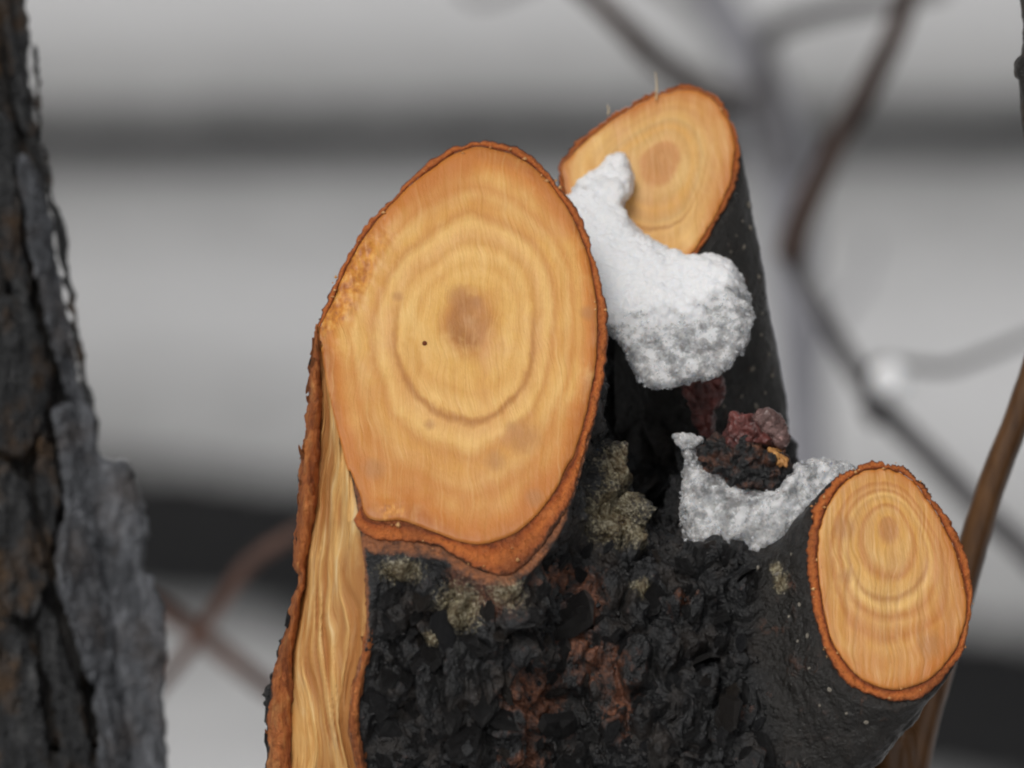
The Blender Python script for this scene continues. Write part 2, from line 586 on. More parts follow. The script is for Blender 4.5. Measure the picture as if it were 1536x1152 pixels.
# ---- stump bark
def bark_mat(name, flake=False):
    m, nt, b = mat_new(name)
    k = N(nt)
    co = k.coord()
    big = k.noise(co, 120, 4, 0.6)
    mid = k.noise(co, 420, 5, 0.65)
    fin = k.noise(co, 1500, 4, 0.65)
    dark = k.ramp(mid, [(0.30, (0.006, 0.006, 0.006)), (0.52, (0.010, 0.0103, 0.011)), (0.80, (0.036, 0.037, 0.040))])
    dark = k.mix(k.ramp(big, [(0.5, 0.0), (0.72, 0.55)]), dark, (0.038, 0.026, 0.018))
    if flake:
        oi = k.node('ShaderNodeObjectInfo')
        dark = k.mix(k.ramp(oi.outputs['Random'], [(0.78, 0.0), (0.95, 0.55)]), dark, (0.040, 0.030, 0.022))
        dark = k.mix(k.ramp(oi.outputs['Random'], [(0.0, 0.5), (0.2, 0.0)]), dark, (0.036, 0.038, 0.043))
        col = dark
    else:
        sm = k.attr('smoothbark').outputs['Fac']
        limb = k.ramp(mid, [(0.3, (0.007, 0.006, 0.0045)), (0.6, (0.013, 0.0105, 0.008)), (0.85, (0.030, 0.022, 0.015))])
        col = k.mix(sm, dark, limb)
        rust = k.attr('rust').outputs['Fac']
        rc = k.ramp(fin, [(0.3, (0.05, 0.018, 0.010)), (0.55, (0.17, 0.062, 0.030)), (0.8, (0.38, 0.19, 0.11))])
        vein = k.math('SUBTRACT', 1.0, k.math('MULTIPLY', k.math('ABSOLUTE', k.math('SUBTRACT', k.noise(k.mapping(co, (1, 1, 0.55)), 200, 4, 0.6, 0.8), 0.5)), 9.0))
        rf = k.ramp(k.math('ADD', k.math('MULTIPLY', rust, 0.9), k.math('MULTIPLY', k.math('ADD', k.math('MULTIPLY', vein, 0.35), k.math('SUBTRACT', mid, 0.5)), 0.9)), [(0.36, 0.0), (0.85, 0.9)])
        col = k.mix(rf, col, rc)
        lich = k.attr('lichen').outputs['Fac']
        lc = k.ramp(k.math('ADD', k.math('MULTIPLY', fin, 0.6), k.math('MULTIPLY', mid, 0.4)), [(0.36, (0.03, 0.018, 0.010)), (0.47, (0.12, 0.085, 0.038)), (0.55, (0.23, 0.20, 0.125)), (0.68, (0.52, 0.47, 0.36))])
        lf = k.ramp(k.math('ADD', lich, k.math('MULTIPLY', k.math('SUBTRACT', fin, 0.5), 1.5)), [(0.42, 0.0), (0.80, 0.85)])
        col = k.mix(lf, col, lc)
        red = k.attr('inner').outputs['Fac']
        col = k.mix(k.ramp(k.math('ADD', red, k.math('MULTIPLY', k.math('SUBTRACT', mid, 0.5), 0.7)), [(0.42, 0.0), (0.6, 1.0)]), col, k.ramp(fin, [(0.3, (0.16, 0.05, 0.018)), (0.7, (0.38, 0.14, 0.05))]))
    k.link(col, b.inputs['Base Color'])
    k.link(k.ramp(big, [(0.3, 0.20), (0.7, 0.50)]), b.inputs['Roughness'])
    b.inputs['Specular IOR Level'].default_value = 0.5
    h = k.math('ADD', k.math('MULTIPLY', mid, 1.4), k.math('MULTIPLY', fin, 0.6))
    k.link(k.bump(h, 0.0011, 0.8), b.inputs['Normal'])
    return m
M_BARK = bark_mat('stump_bark')
M_FLAKE = bark_mat('bark_flake', True)

# ---- torn wood
def torn_mat():
    m, nt, b = mat_new('torn_wood')
    k = N(nt)
    pc = k.attr('pc').outputs['Vector']      # across, along, height of the fibre
    sep = k.node('ShaderNodeSeparateXYZ')
    k.link(pc, sep.inputs[0])
    s1 = k.noise(k.mapping(pc, (13, 2.6, 0.0)), 1.0, 6, 0.66, 0.3)
    s2 = k.noise(k.mapping(pc, (85, 4.5, 0.0), (4, 2, 0)), 1.0, 4, 0.6)
    s3 = k.noise(k.mapping(pc, (3, 4, 0.0), (1, 6, 0)), 1.0, 3, 0.5)
    col = k.ramp(s1, [(0.28, (0.50, 0.215, 0.055)), (0.40, (0.70, 0.38, 0.115)), (0.54, (0.80, 0.50, 0.185)), (0.68, (0.86, 0.65, 0.34))])
    col = k.mix(k.ramp(s2, [(0.48, 0.0), (0.68, 0.6)]), col, (0.44, 0.18, 0.045))
    col = k.mix(k.ramp(s3, [(0.5, 0.0), (0.72, 0.45)]), col, (0.60, 0.29, 0.10))
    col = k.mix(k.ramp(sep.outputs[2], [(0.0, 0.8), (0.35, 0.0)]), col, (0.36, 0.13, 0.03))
    k.link(col, b.inputs['Base Color'])
    b.inputs['Roughness'].default_value = 0.5
    b.inputs['Specular IOR Level'].default_value = 0.4
    k.link(k.bump(s2, 0.0004, 0.7), b.inputs['Normal'])
    return m
M_TORN = torn_mat()

def lip_mat():
    m, nt, b = mat_new('torn_bark_edge')
    k = N(nt)
    co = k.coord()
    a = k.noise(k.mapping(co, (1, 1, 0.22)), 620, 6, 0.7, 0.6)
    c = k.noise(co, 150, 3, 0.6)
    c2 = k.noise(k.mapping(co, (1, 1, 0.5)), 210, 4, 0.65)
    col = k.ramp(a, [(0.28, (0.11, 0.030, 0.011)), (0.42, (0.36, 0.100, 0.028)), (0.56, (0.52, 0.170, 0.046)), (0.72, (0.66, 0.30, 0.10))])
    col = k.mix(k.ramp(c2, [(0.52, 0.0), (0.68, 0.8)]), col, (0.16, 0.048, 0.018))
    col = k.mix(k.ramp(c2, [(0.30, 0.6), (0.44, 0.0)]), col, (0.58, 0.28, 0.10))
    edge = k.attr('edge').outputs['Fac']
    col = k.mix(k.ramp(k.math('ADD', edge, k.math('MULTIPLY', k.math('SUBTRACT', c, 0.5), 1.1)), [(0.5, 0.0), (0.62, 1.0)]), col, (0.018, 0.015, 0.014))
    k.link(col, b.inputs['Base Color'])
    b.inputs['Roughness'].default_value = 0.6
    b.inputs['Specular IOR Level'].default_value = 0.3
    k.link(k.bump(k.math('ADD', a, c2), 0.0022, 1.0), b.inputs['Normal'])
    return m
M_LIP = lip_mat()

def plain(name, lo, hi, scale, rough=0.6, spec=0.35, bump=0.0006, sss=0.0, stretch=(1, 1, 1)):
    m, nt, b = mat_new(name)
    k = N(nt)
    co = k.mapping(k.coord(), stretch)
    a = k.noise(co, scale, 5, 0.62)
    k.link(k.ramp(a, [(0.28, lo), (0.72, hi)]), b.inputs['Base Color'])
    b.inputs['Roughness'].default_value = rough
    b.inputs['Specular IOR Level'].default_value = spec
    if sss:
        b.inputs['Subsurface Weight'].default_value = sss
        b.inputs['Subsurface Radius'].default_value = (0.006, 0.003, 0.002)
        b.inputs['Subsurface Scale'].default_value = 0.6
    k.link(k.bump(a, bump, 0.8), b.inputs['Normal'])
    return m
M_LICHEN = plain('lichen_crust', (0.045, 0.028, 0.014), (0.40, 0.36, 0.22), 420, 0.45, 0.5)
M_LENT = plain('lenticel_cork', (0.18, 0.14, 0.10), (0.58, 0.54, 0.46), 800, 0.7, 0.3)
M_RESIN = plain('frozen_sap', (0.008, 0.006, 0.006), (0.21, 0.060, 0.050), 260, 0.32, 0.5, 0.0018)
M_ORANGE = plain('split_orange_wood', (0.30, 0.11, 0.03), (0.62, 0.33, 0.11), 400, 0.5)
M_DUST = plain('sawdust', (0.40, 0.13, 0.03), (0.80, 0.50, 0.22), 330, 0.6)
M_SPLIN = plain('wood_fibre', (0.55, 0.40, 0.22), (0.78, 0.64, 0.42), 400, 0.6)
M_SHOOT = plain('shoot_bark', (0.060, 0.028, 0.012), (0.165, 0.080, 0.032), 260, 0.38, 0.5, 0.0003, 0, (1, 1, 0.25))
M_TWIG_B = plain('brown_twig_bark', (0.024, 0.015, 0.012), (0.062, 0.036, 0.028), 120, 0.6)
M_TWIG_R = plain('reddish_twig_bark', (0.050, 0.026, 0.019), (0.115, 0.060, 0.044), 120, 0.6)
M_TWIG_G = plain('grey_twig_bark', (0.050, 0.048, 0.050), (0.11, 0.105, 0.108), 120, 0.7)
M_TWIG_P = plain('pale_frosted_bark', (0.19, 0.19, 0.21), (0.29, 0.29, 0.315), 60, 0.8)

def grey_bark(name, lo, mid, hi, brown=0.85):
    m, nt, b = mat_new(name)
    k = N(nt)
    co = k.coord()
    a = k.noise(k.mapping(co, (1, 1, 0.32)), 260, 6, 0.72, 0.8)
    c = k.noise(co, 90, 4, 0.6)
    f = k.noise(co, 1300, 3, 0.6)
    col = k.ramp(a, [(0.28, lo), (0.52, mid), (0.76, hi)])
    col = k.mix(k.ramp(c, [(0.50, 0.0), (0.66, brown)]), col, (0.090, 0.050, 0.022))
    col = k.mix(k.ramp(f, [(0.62, 0.0), (0.75, 0.5)]), col, (0.20, 0.20, 0.19))
    k.link(col, b.inputs['Base Color'])
    k.link(k.ramp(c, [(0.3, 0.30), (0.7, 0.6)]), b.inputs['Roughness'])
    b.inputs['Specular IOR Level'].default_value = 0.4
    k.link(k.bump(k.math('ADD', a, k.math('MULTIPLY', f, 0.5)), 0.0022, 1.0), b.inputs['Normal'])
    return m
M_PLATE = grey_bark('grey_bark_plate', (0.008, 0.0085, 0.0095), (0.038, 0.039, 0.041), (0.12, 0.12, 0.12))
M_PLATE_ICY = grey_bark('pale_grey_bark_plate', (0.036, 0.038, 0.043), (0.14, 0.147, 0.162), (0.36, 0.37, 0.40), 0.3)
M_CORE = grey_bark('dark_bark_core', (0.008, 0.008, 0.008), (0.024, 0.022, 0.021), (0.055, 0.050, 0.046))

def snow_mat():
    m, nt, b = mat_new('granular_snow')
    k = N(nt)
    co = k.coord()
    ice = k.attr('ice').outputs['Fac']
    g = k.vor(co, 620)
    g2 = k.noise(co, 900, 4, 0.7)
    icef = k.ramp(k.math('ADD', ice, k.math('MULTIPLY', k.math('SUBTRACT', k.noise(co, 230, 4, 0.65), 0.5), 1.1)), [(0.35, 0.0), (0.75, 1.0)])
    icef = k.math('MULTIPLY', icef, k.ramp(k.noise(co, 250, 5, 0.7), [(0.40, 1.0), (0.60, 0.22)]))
    icef = k.math('ADD', icef, 0.05, True)
    k.link(k.mix(icef, (0.88, 0.885, 0.90), (0.93, 0.94, 0.96)), b.inputs['Base Color'])
    k.link(k.math('MULTIPLY', icef, 0.80), b.inputs['Transmission Weight'])
    k.link(k.ramp(icef, [(0.0, 0.5), (1.0, 0.07)]), b.inputs['Roughness'])
    b.inputs['IOR'].default_value = 1.31
    b.inputs['Subsurface Weight'].default_value = 0.7
    b.inputs['Subsurface Radius'].default_value = (0.004, 0.0045, 0.005)
    b.inputs['Subsurface Scale'].default_value = 1.0
    h = k.math('ADD', k.math('MULTIPLY', g, -1.2), g2)
    bn = k.node('ShaderNodeBump')
    bn.inputs['Distance'].default_value = 0.0007
    k.link(k.ramp(icef, [(0.0, 0.45), (1.0, 0.55)]), bn.inputs['Strength'])
    k.link(h, bn.inputs['Height'])
    k.link(bn.outputs[0], b.inputs['Normal'])
    return m
M_SNOW = snow_mat()

# ------------------------------------------------------------------ the ground: a driveway under snow, two wheel tracks melted through
def build_ground():
    m, nt, b = mat_new('wet_asphalt')
    k = N(nt)
    co = k.coord()
    a = k.noise(co, 260, 4, 0.7)
    c = k.noise(co, 3.0, 4, 0.6)
    k.link(k.mix(k.ramp(c, [(0.4, 0.0), (0.7, 0.5)]), k.ramp(a, [(0.3, (0.006, 0.006, 0.0065)), (0.7, (0.016, 0.016, 0.017))]), (0.022, 0.022, 0.022)), b.inputs['Base Color'])
    b.inputs['Roughness'].default_value = 0.8
    b.inputs['Specular IOR Level'].default_value = 0.12
    k.link(k.bump(a, 0.004, 0.6), b.inputs['Normal'])
    R = 1500.0
    o = obj('driveway', np.array([(-R, -R, 0), (R, -R, 0), (R, R, 0), (-R, R, 0)], float), np.array([(0, 1, 2, 3)]), m, local=False, smooth=False)
    o['kind'] = 'structure'
    # snow cover: one sheet, fine near by, coarse to the horizon
    fx = np.unique(np.concatenate([-np.geomspace(3, R, 24)[::-1], np.linspace(-3, 3, 181), np.geomspace(3, R, 24)]))
    fy = np.unique(np.concatenate([-np.geomspace(1.6, R, 24)[::-1], np.linspace(-1.6, 2.2, 40), np.linspace(2.2, 9, 341), np.geomspace(9, R, 30)]))
    X, Y = np.meshgrid(fx, fy, indexing='ij')
    P = np.stack([X.ravel(), Y.ravel(), np.zeros(X.size)], -1)
    h = 0.016 + 0.004 * fbm(P * 1.3, 3, 5) + 0.003 * fbm(P * 7, 3, 9) + 0.002 * fbm(P * 30, 2, 12)
    x, y = P[:, 0], P[:, 1]
    thick = np.ones(len(P))
    slush = np.ones(len(P))
    edge = 0.030 * fbm(P * np.array([2.5, 9, 1]), 3, 21) + 0.018 * fbm(P * 22, 2, 23)
    for (yc, half, soft, fsoft, e0) in TRACKS:
        d = np.abs(y - yc(x)) + edge - half
        # the snow thins to slush on the camera side of each track
        near = y < yc(x)
        t = np.clip(d / 0.16, 0, 1)
        thick = np.minimum(thick, np.where(d > 0, t * t * (3 - 2 * t), -0.35))
        sl = np.where(d > 0, np.where(near, e0, 0.25) + (1 - np.where(near, e0, 0.25)) * np.clip(d / np.where(near, soft, fsoft), 0, 1) ** 0.8, 0)
        slush = np.minimum(slush, sl)
    z = np.where(thick <= 0.0, -0.02, 0.004 + h * np.clip(thick, 0, 1))
    P[:, 2] = z
    nx, ny = len(fx), len(fy)
    I = np.arange(nx * ny).reshape(nx, ny)
    faces = np.stack([I[:-1, :-1], I[1:, :-1], I[1:, 1:], I[:-1, 1:]], -1).reshape(-1, 4)
    m, nt, b = mat_new('ground_snow')
    k = N(nt)
    co = k.coord()
    th = k.attr('slush').outputs['Fac']
    n1 = k.noise(co, 14, 5, 0.65)
    f = k.math('ADD', th, k.math('MULTIPLY', k.math('SUBTRACT', n1, 0.5), 0.75))
    col = k.ramp(f, [(0.0, (0.10, 0.10, 0.10)), (0.22, (0.26, 0.26, 0.26)), (0.55, (0.44, 0.44, 0.44)), (0.95, (0.64, 0.64, 0.645))])
    k.link(col, b.inputs['Base Color'])
    b.inputs['Roughness'].default_value = 0.75
    k.link(k.bump(k.noise(co, 160, 3), 0.004, 0.5), b.inputs['Normal'])
    o = obj('snow_ground', P, faces, m, local=False, attrs={'slush': slush})
    o['kind'] = 'structure'

def ground_y(px_x, px_y):
    """where the line of sight through a photo pixel meets the ground"""
    d = FWD + RGT * (px_x - 768) / DPX - UPV * (px_y - 576) / DPX
    t = -(CAM[2] - 0.02) / d[2]
    return (CAM + d * t)[:2]

def line_through(pts):
    g = np.array([ground_y(*p) for p in pts])
    o = np.argsort(g[:, 0])
    gx, gy = g[o, 0], g[o, 1]
    def f(x):
        y = np.interp(x, gx, gy)
        sl, sr = (gy[1] - gy[0]) / (gx[1] - gx[0]), (gy[-1] - gy[-2]) / (gx[-1] - gx[-2])
        lim = 3.0
        y = np.where(x < gx[0], gy[0] + sl * np.clip(x - gx[0], -lim, 0), y)
        return np.where(x > gx[-1], gy[-1] + sr * np.clip(x - gx[-1], 0, lim), y)
    return f

TRACKS = [(line_through([(0, 178), (768, 172), (1536, 164)]), 0.125, 0.95, 0.50, 0.12),
          (line_through([(0, 738), (240, 756), (420, 785), (900, 900), (1480, 1022), (1536, 1030)]), 0.21, 0.60, 0.65, 0.10)]
build_ground()

# ------------------------------------------------------------------ the stump
g0 = unW(np.array([0.0, 0.0, 0.0]))

def plane(xc, yc, w0, gx, gy):
    return lambda x, y: w0 + gx * (x - xc) + gy * (y - yc)

LIMBS = {}
def limb(key, outer, wood, pl, pith, axis, flare):
    outer = smooth_poly(outer, 6)
    wood = smooth_poly(wood, 6)
    wf = plane(*pl)
    outer = L(outer[:, 0], outer[:, 1], wf(outer[:, 0], outer[:, 1]))[:, :2]
    wood = L(wood[:, 0], wood[:, 1], wf(wood[:, 0], wood[:, 1]))[:, :2]
    pith = L(pith[0], pith[1], wf(*pith))[:2]
    cc = L(pl[0], pl[1], pl[2])
    pl = (cc[0], cc[1], pl[2], pl[3], pl[4])
    xc, yc, w0, gx, gy = pl
    wf = plane(*pl)
    th0 = {'main': 0.22, 'back': 0.28, 'side': 0.12}[key]
    tt = np.where((wood[:, 1] > 690) & (key == 'main'), 0.08, th0)[:, None]
    if len(wood) == len(outer):
        wood = wood * (1 - tt) + outer * tt
    nrm = np.array([-gx, -gy, 1.0])
    nrm /= np.linalg.norm(nrm)
    axis = np.array(axis, float)
    axis /= np.linalg.norm(axis)
    LIMBS[key] = dict(outer=outer, wood=wood, wf=wf, n=nrm, p0=np.array([xc, yc, w0], float), a=axis, pith=np.array(pith, float), flare=flare, tab=Table(outer), cen=outer.mean(0))

limb('main',
     [(735, 206), (800, 233), (850, 288), (885, 350), (905, 430), (911, 500), (902, 580), (884, 660), (862, 735), (838, 792), (806, 836), (778, 858), (739, 864), (696, 848), (658, 826), (610, 815), (550, 812), (520, 770), (492, 690), (474, 600), (470, 490), (489, 448), (510, 398), (545, 338), (590, 288), (640, 243), (690, 213)],
     [(735, 226), (795, 252), (838, 302), (870, 362), (886, 430), (892, 500), (884, 580), (866, 650), (840, 716), (812, 760), (775, 793), (730, 811), (690, 808), (640, 790), (600, 778), (549, 774), (539, 735), (523, 690), (507, 620), (494, 560), (482, 500), (500, 456), (523, 402), (557, 347), (600, 297), (648, 257), (695, 231)],
     (705, 520, 100, 0.0, 0.60), (705, 480), (-0.105, 0.974, -0.225), 0.00006)
limb('back',
     [(834, 252), (852, 222), (890, 189), (940, 154), (985, 134), (1030, 124), (1070, 137), (1096, 168), (1110, 215), (1105, 270), (1087, 316), (1064, 356), (1046, 386), (1010, 420), (950, 425), (890, 380), (850, 320)],
     [(846, 256), (862, 232), (898, 200), (945, 167), (988, 147), (1030, 138), (1064, 150), (1086, 176), (1098, 216), (1093, 268), (1076, 310), (1053, 350), (1036, 378), (1004, 406), (954, 410), (898, 368), (862, 316)],
     (975, 270, -330, -0.05, 0.50), (993, 235), (0.14, 0.97, -0.10), 0.00028)
limb('side',
     [(1310, 690), (1360, 700), (1403, 745), (1440, 812), (1458, 880), (1458, 930), (1440, 990), (1402, 1036), (1345, 1056), (1282, 1036), (1238, 988), (1218, 910), (1208, 840), (1210, 780), (1228, 742), (1262, 706)],
     [(1310, 706), (1355, 714), (1393, 756), (1427, 818), (1445, 882), (1446, 928), (1428, 978), (1392, 1016), (1342, 1031), (1290, 1012), (1254, 966), (1236, 900), (1230, 840), (1234, 788), (1248, 752), (1275, 720)],
     (1333, 875, 170, -0.12, 0.38), (1334, 786), (-0.56, 0.70, -0.46), 0.0002)

def limb_sd(l, x, y, w):
    n, p0, a = l['n'], l['p0'], l['a']
    h = n[0] * (x - p0[0]) + n[1] * (y - p0[1]) + n[2] * (w - p0[2])
    t = -h / float(n @ a)
    dist = -t                       # how far down the limb
    px = x + a[0] * t
    py = y + a[1] * t
    s = 1.0 / (1.0 + l['flare'] * np.maximum(dist, 0))
    px = l['cen'][0] + (px - l['cen'][0]) * s
    py = l['cen'][1] + (py - l['cen'][1]) * s
    return l['tab'](px, py) * 0.88, h, dist

def smin(a, b, k):
    h = np.clip(0.5 + 0.5 * (b - a) / k, 0, 1)
    return b * (1 - h) + a * h - k * h * (1 - h)

def cone(x, y, w, A, B, ra, rb, sq=1.0):
    A = np.array(A, float)
    B = np.array(B, float)
    e = B - A
    t = np.clip(((x - A[0]) * e[0] + (y - A[1]) * e[1] + (w - A[2]) * e[2]) / (e @ e), 0, 1)
    return np.sqrt((x - A[0] - e[0] * t) ** 2 + (y - A[1] - e[1] * t) ** 2 + ((w - A[2] - e[2] * t) * sq) ** 2) - (ra + (rb - ra) * t)

# torn strip on the flank of the main limb
TY = np.array([486, 540, 600, 680, 760, 800, 840, 880, 911, 945, 980, 1012, 1050, 1084, 1120, 1152, 1200, 1240], float)
TL = np.array([476, 482, 483, 482, 478, 470, 462, 458, 452, 446, 441, 440, 440, 440, 440, 440, 440, 440], float)
TR = np.array([486, 492, 505, 524, 540, 546, 550, 553, 554, 553, 545, 536, 529, 526, 532, 538, 540, 540], float)
SY = np.array([486, 540, 600, 640, 690, 729, 790, 854, 862, 887, 945, 1007, 1045, 1090, 1127, 1240], float)
SX = np.array([474, 466, 461, 457, 451, 449, 444, 440, 450, 442, 428, 412, 402, 400, 400, 396], float)
def tornw(x, y):
    l, r = np.interp(y, TY, TL), np.interp(y, TY, TR)
    u = (x - l) / (r - l)
    wl_ = 104 + (y - 490) * 0.02
    wr_ = np.where(y < 780, 100 + 0.6 * (y - 520) - 14, 242 - (y - 780) * 0.13)
    wr_ = np.minimum(wr_, 242 - (y - 780) * 0.13)
    return wl_ + (wr_ - wl_) * u

def build_stump():
    base = np.array(W(L(900, 1152, -120)))
    base = np.array([base[0], base[1] + 0.02, 0.0])
    st = thing('tree_stump', 'pruned multi-stemmed tree stump with three fresh orange saw cuts and wet black bark', 'tree stump', base)
    step = 5.0
    X1 = np.arange(370, 1500, step, dtype=np.float32)
    Y1 = np.arange(110, 1260, step, dtype=np.float32)
    Z1 = np.arange(-640, 440, step, dtype=np.float32)
    x, y, w = X1[:, None, None], Y1[None, :, None], Z1[None, None, :]
    dm, hm, tm = limb_sd(LIMBS['main'], x, y, w)
    db, hb, tb = limb_sd(LIMBS['back'], x, y, w)
    ds, hs_, ts = limb_sd(LIMBS['side'], x, y, w)
    dm = np.maximum(dm, hm + 7).astype(np.float32)
    db = np.maximum(db, hb + 7).astype(np.float32)
    ds = np.maximum(ds, hs_ + 7).astype(np.float32)
    ds = np.maximum(ds, ts - 560)
    # the mass where the limbs meet
    body = cone(x, y, w, (985, 985, 0), (900, 1420, -110), 170, 430)
    body = smin(body, cone(x, y, w, (905, 690, 20), (880, 960, 60), 46, 150), 60)
    body = smin(body, cone(x, y, w, (1060, 870, 60), (1010, 1100, 40), 70, 210), 60)
    body = smin(body, cone(x, y, w, (1085, 720, -140), (1050, 1000, -120), 70, 170), 40)
    rest = smin(db, smin(ds, body, 70), 40)
    d = smin(dm, rest, 46)
    for hh, tt, dl in ((hm, tm, limb_sd(LIMBS['main'], x, y, w)[0]), (hs_, ts, limb_sd(LIMBS['side'], x, y, w)[0])):
        d = np.maximum(d, np.where(dl < 30, hh + 7, -1e9))
    # torn strip taken out of the bark
    Xp, Yp = np.meshgrid(X1, Y1, indexing='ij')
    strip = np.concatenate([np.stack([np.interp(TY, SY, SX) - 25, TY], -1), np.stack([TR, TY], -1)[::-1]])
    ps = polysd(strip, Xp, Yp)[..., None]
    tw = tornw(Xp, Yp)[..., None]
    cut = np.maximum(ps, (tw - 22) - w)
    d = np.maximum(d, -cut)
    sil = np.where(y > 480, np.interp(Y1, SY, SX).astype(np.float32)[None, :, None] + 9 - x, -1e9)
    d = np.maximum(d, np.where(w > -120, sil, -1e9))
    v, f = surface_nets(d.astype(np.float32), np.array([X1[0], Y1[0], Z1[0]], float), step)
    keepf = v[f].mean(1)
    f = f[~((keepf[:, 2] < -560) & (keepf[:, 1] > 900))] if False else f
    v, f = subdivide(v, f, 1)
    nrm = normals(v, f)
    # regions
    xx, yy, ww = v[:, 0], v[:, 1], v[:, 2]
    am, ahm, atm = limb_sd(LIMBS['main'], xx, yy, ww)
    ab, ahb, atb = limb_sd(LIMBS['back'], xx, yy, ww)
    as_, ahs, ats = limb_sd(LIMBS['side'], xx, yy, ww)
    sb = np.clip((ab + 0) / -20 + 1.0, 0, 1) * np.clip((700 - yy) / 90, 0, 1)
    ss = np.clip(1.2 - np.abs(as_) / 25, 0, 1) * np.clip((300 - ats) / 150, 0, 1)
    smo = np.clip(np.maximum(sb * (xx > 925), ss * 0.85), 0, 1)
    nearcut = np.minimum(np.minimum(np.where(am < 40, -ahm, 999), np.where(ab < 40, -ahb, 999)), np.where(as_ < 40, -ahs, 999))
    nearcut = np.maximum(nearcut, 0)
    fade = np.clip((nearcut - 9) / 36, 0, 1)
    amp = (1 - smo) * fade
    ps1 = polysd(strip, xx, yy)
    tornfade = np.clip((ps1 - 4) / 30, 0.0, 1)
    amp = amp * np.where((ww > 0) & (yy > 470), np.where(xx < np.interp(yy, TY, TR), 0.12, tornfade), 1)
    wq = v + 14 * np.stack([fbm(v / 40, 2, 31), fbm(v / 40, 2, 32), fbm(v / 40, 2, 33)], -1)
    f1, f2, cid = worley(wq / np.array([44, 92, 50]), 3)
    g1, g2, gid = worley(wq / np.array([20, 30, 20]), 5)
    crag = np.minimum((f2 - f1) * 2.2, 1.0) * (0.35 + 1.0 * cid) + 0.30 * np.minimum((g2 - g1) * 2.0, 1.0) * (0.3 + gid)
    disp = amp * (28 * (crag - 0.75) + 24 * fbm(v / 85, 3, 41) + 3.5 * fbm(v / 14, 3, 43)) + 1.6 * fbm(v / 12, 3, 47) * fade + 2.5 * fbm(v / 45, 2, 48) * fade
    v2 = v + nrm * disp[:, None]
    # colour masks with shapes of their own
    def blobs(lst):
        r = np.zeros(len(v))
        for (bx, by, rx, ry) in lst:
            r = np.maximum(r, np.exp(-(((xx - bx) / rx) ** 2 + ((yy - by) / ry) ** 2)))
        return np.where(ww > -150, r, 0)
    rust = blobs([(735, 880, 42, 34), (800, 1050, 40, 60), (790, 1130, 30, 26), (880, 890, 22, 40), (900, 985, 45, 32), (925, 1045, 26, 46), (860, 960, 26, 26), (690, 862, 22, 24), (1115, 1055, 34, 14), (1140, 1130, 24, 30), (1020, 900, 20, 16), (1150, 940, 20, 14), (940, 690, 26, 20), (1200, 990, 22, 20), (1270, 1040, 40, 20), (1180, 870, 10, 16), (840, 860, 40, 20)])
    rust = rust * np.where(xx > 1090, 0.2, 0.68)
    lich = blobs([(930, 700, 38, 46), (920, 770, 50, 58), (955, 800, 22, 28), (605, 850, 40, 24), (690, 905, 44, 46), (650, 950, 20, 16), (760, 880, 34, 30), (960, 880, 22, 18), (1165, 870, 14, 20), (1160, 850, 12, 12)])
    inner = np.exp(-np.maximum(ps1, 0) / 9.0) * (ww > 40) * (yy > 800) * (xx > 470)
    inner = np.maximum(inner, np.clip(1.1 - nearcut / 22, 0, 1) * (np.abs(am) < 30))
    inner = inner * 0.75
    crackdeep = np.clip(0.5 - crag, 0, 0.4)
    attrs = dict(smoothbark=smo, rust=rust + crackdeep * 0.5 * (amp > 0.5) * (rust > 0.15), lichen=lich, inner=inner)
    # split into limbs and trunk
    fc = f[:, 0]
    lab = np.zeros(len(f), int)
    lab[(am[fc] < 25) & (yy[fc] < 900) & (atm[fc] < 420)] = 1
    lab[(ab[fc] < 22) & (atb[fc] < 470) & (lab == 0) & (ww[fc] < 0)] = 2
    lab[(as_[fc] < 22) & (ats[fc] < 260) & (lab == 0)] = 3
    def piece(k, name, parent):
        fk = f[lab == k]
        used, inv = np.unique(fk.ravel(), return_inverse=True)
        return obj(name, v2[used], inv.reshape(-1, 4), M_BARK, parent, {a: b[used] for a, b in attrs.items()})
    trunk = piece(0, 'trunk', st)
    limbs = {}
    for k, key, lbl in ((1, 'main', 'thickest limb, sawn at a slant, with a torn flank'), (2, 'back', 'smooth dark limb behind the snow'), (3, 'side', 'short thin limb jutting outward')):
        limbs[key] = piece(k, 'limb', st)
        limbs[key]['label'] = lbl
    # the foot of the trunk down to the ground
    t0 = L(900, 1190, -100)
    foot = [t0 + DOWN * s_ for s_ in (0, 700, 2500, 5000)]
    t_end = unW(base + np.array([0, 0, -0.02]))
    t_mid = unW(base + np.array([0, 0, 0.10]))
    tv, tf = tube(foot + [t_mid, t_end], [400, 430, 470, 560, 700, 860], 40, True, 0.10, 3)
    cz = np.zeros(len(tv))
    obj('trunk_foot', tv, tf, M_BARK, st, dict(smoothbark=cz, rust=cz, lichen=cz, inner=cz))

    # cut faces and bark rings
    for key, mat in (('main', M_FACE1), ('back', M_FACE2), ('side', M_FACE3)):
        l = LIMBS[key]
        nt_, nr = 360, 46
        th = np.arange(nt_) * 2 * math.pi / nt_
        def reach(poly):
            c = l['pith']
            R = np.zeros(nt_)
            for k in range(len(poly)):
                a_, b_ = poly[k] - c, poly[(k + 1) % len(poly)] - c
                den = np.cos(th) * (b_[1] - a_[1]) - np.sin(th) * (b_[0] - a_[0])
                den = np.where(np.abs(den) < 1e-9, 1e-9, den)
                t = (a_[0] * (b_[1] - a_[1]) - a_[1] * (b_[0] - a_[0])) / den
                u = (a_[0] * np.sin(th) - a_[1] * np.cos(th)) / den
                R = np.where((t > 0) & (u >= -0.001) & (u <= 1.001), np.maximum(R, t), R)
            return R
        Ri, Ro = reach(l['wood']), reach(l['outer'])
        jt = np.stack([np.cos(th), np.sin(th), np.zeros(nt_)], -1)
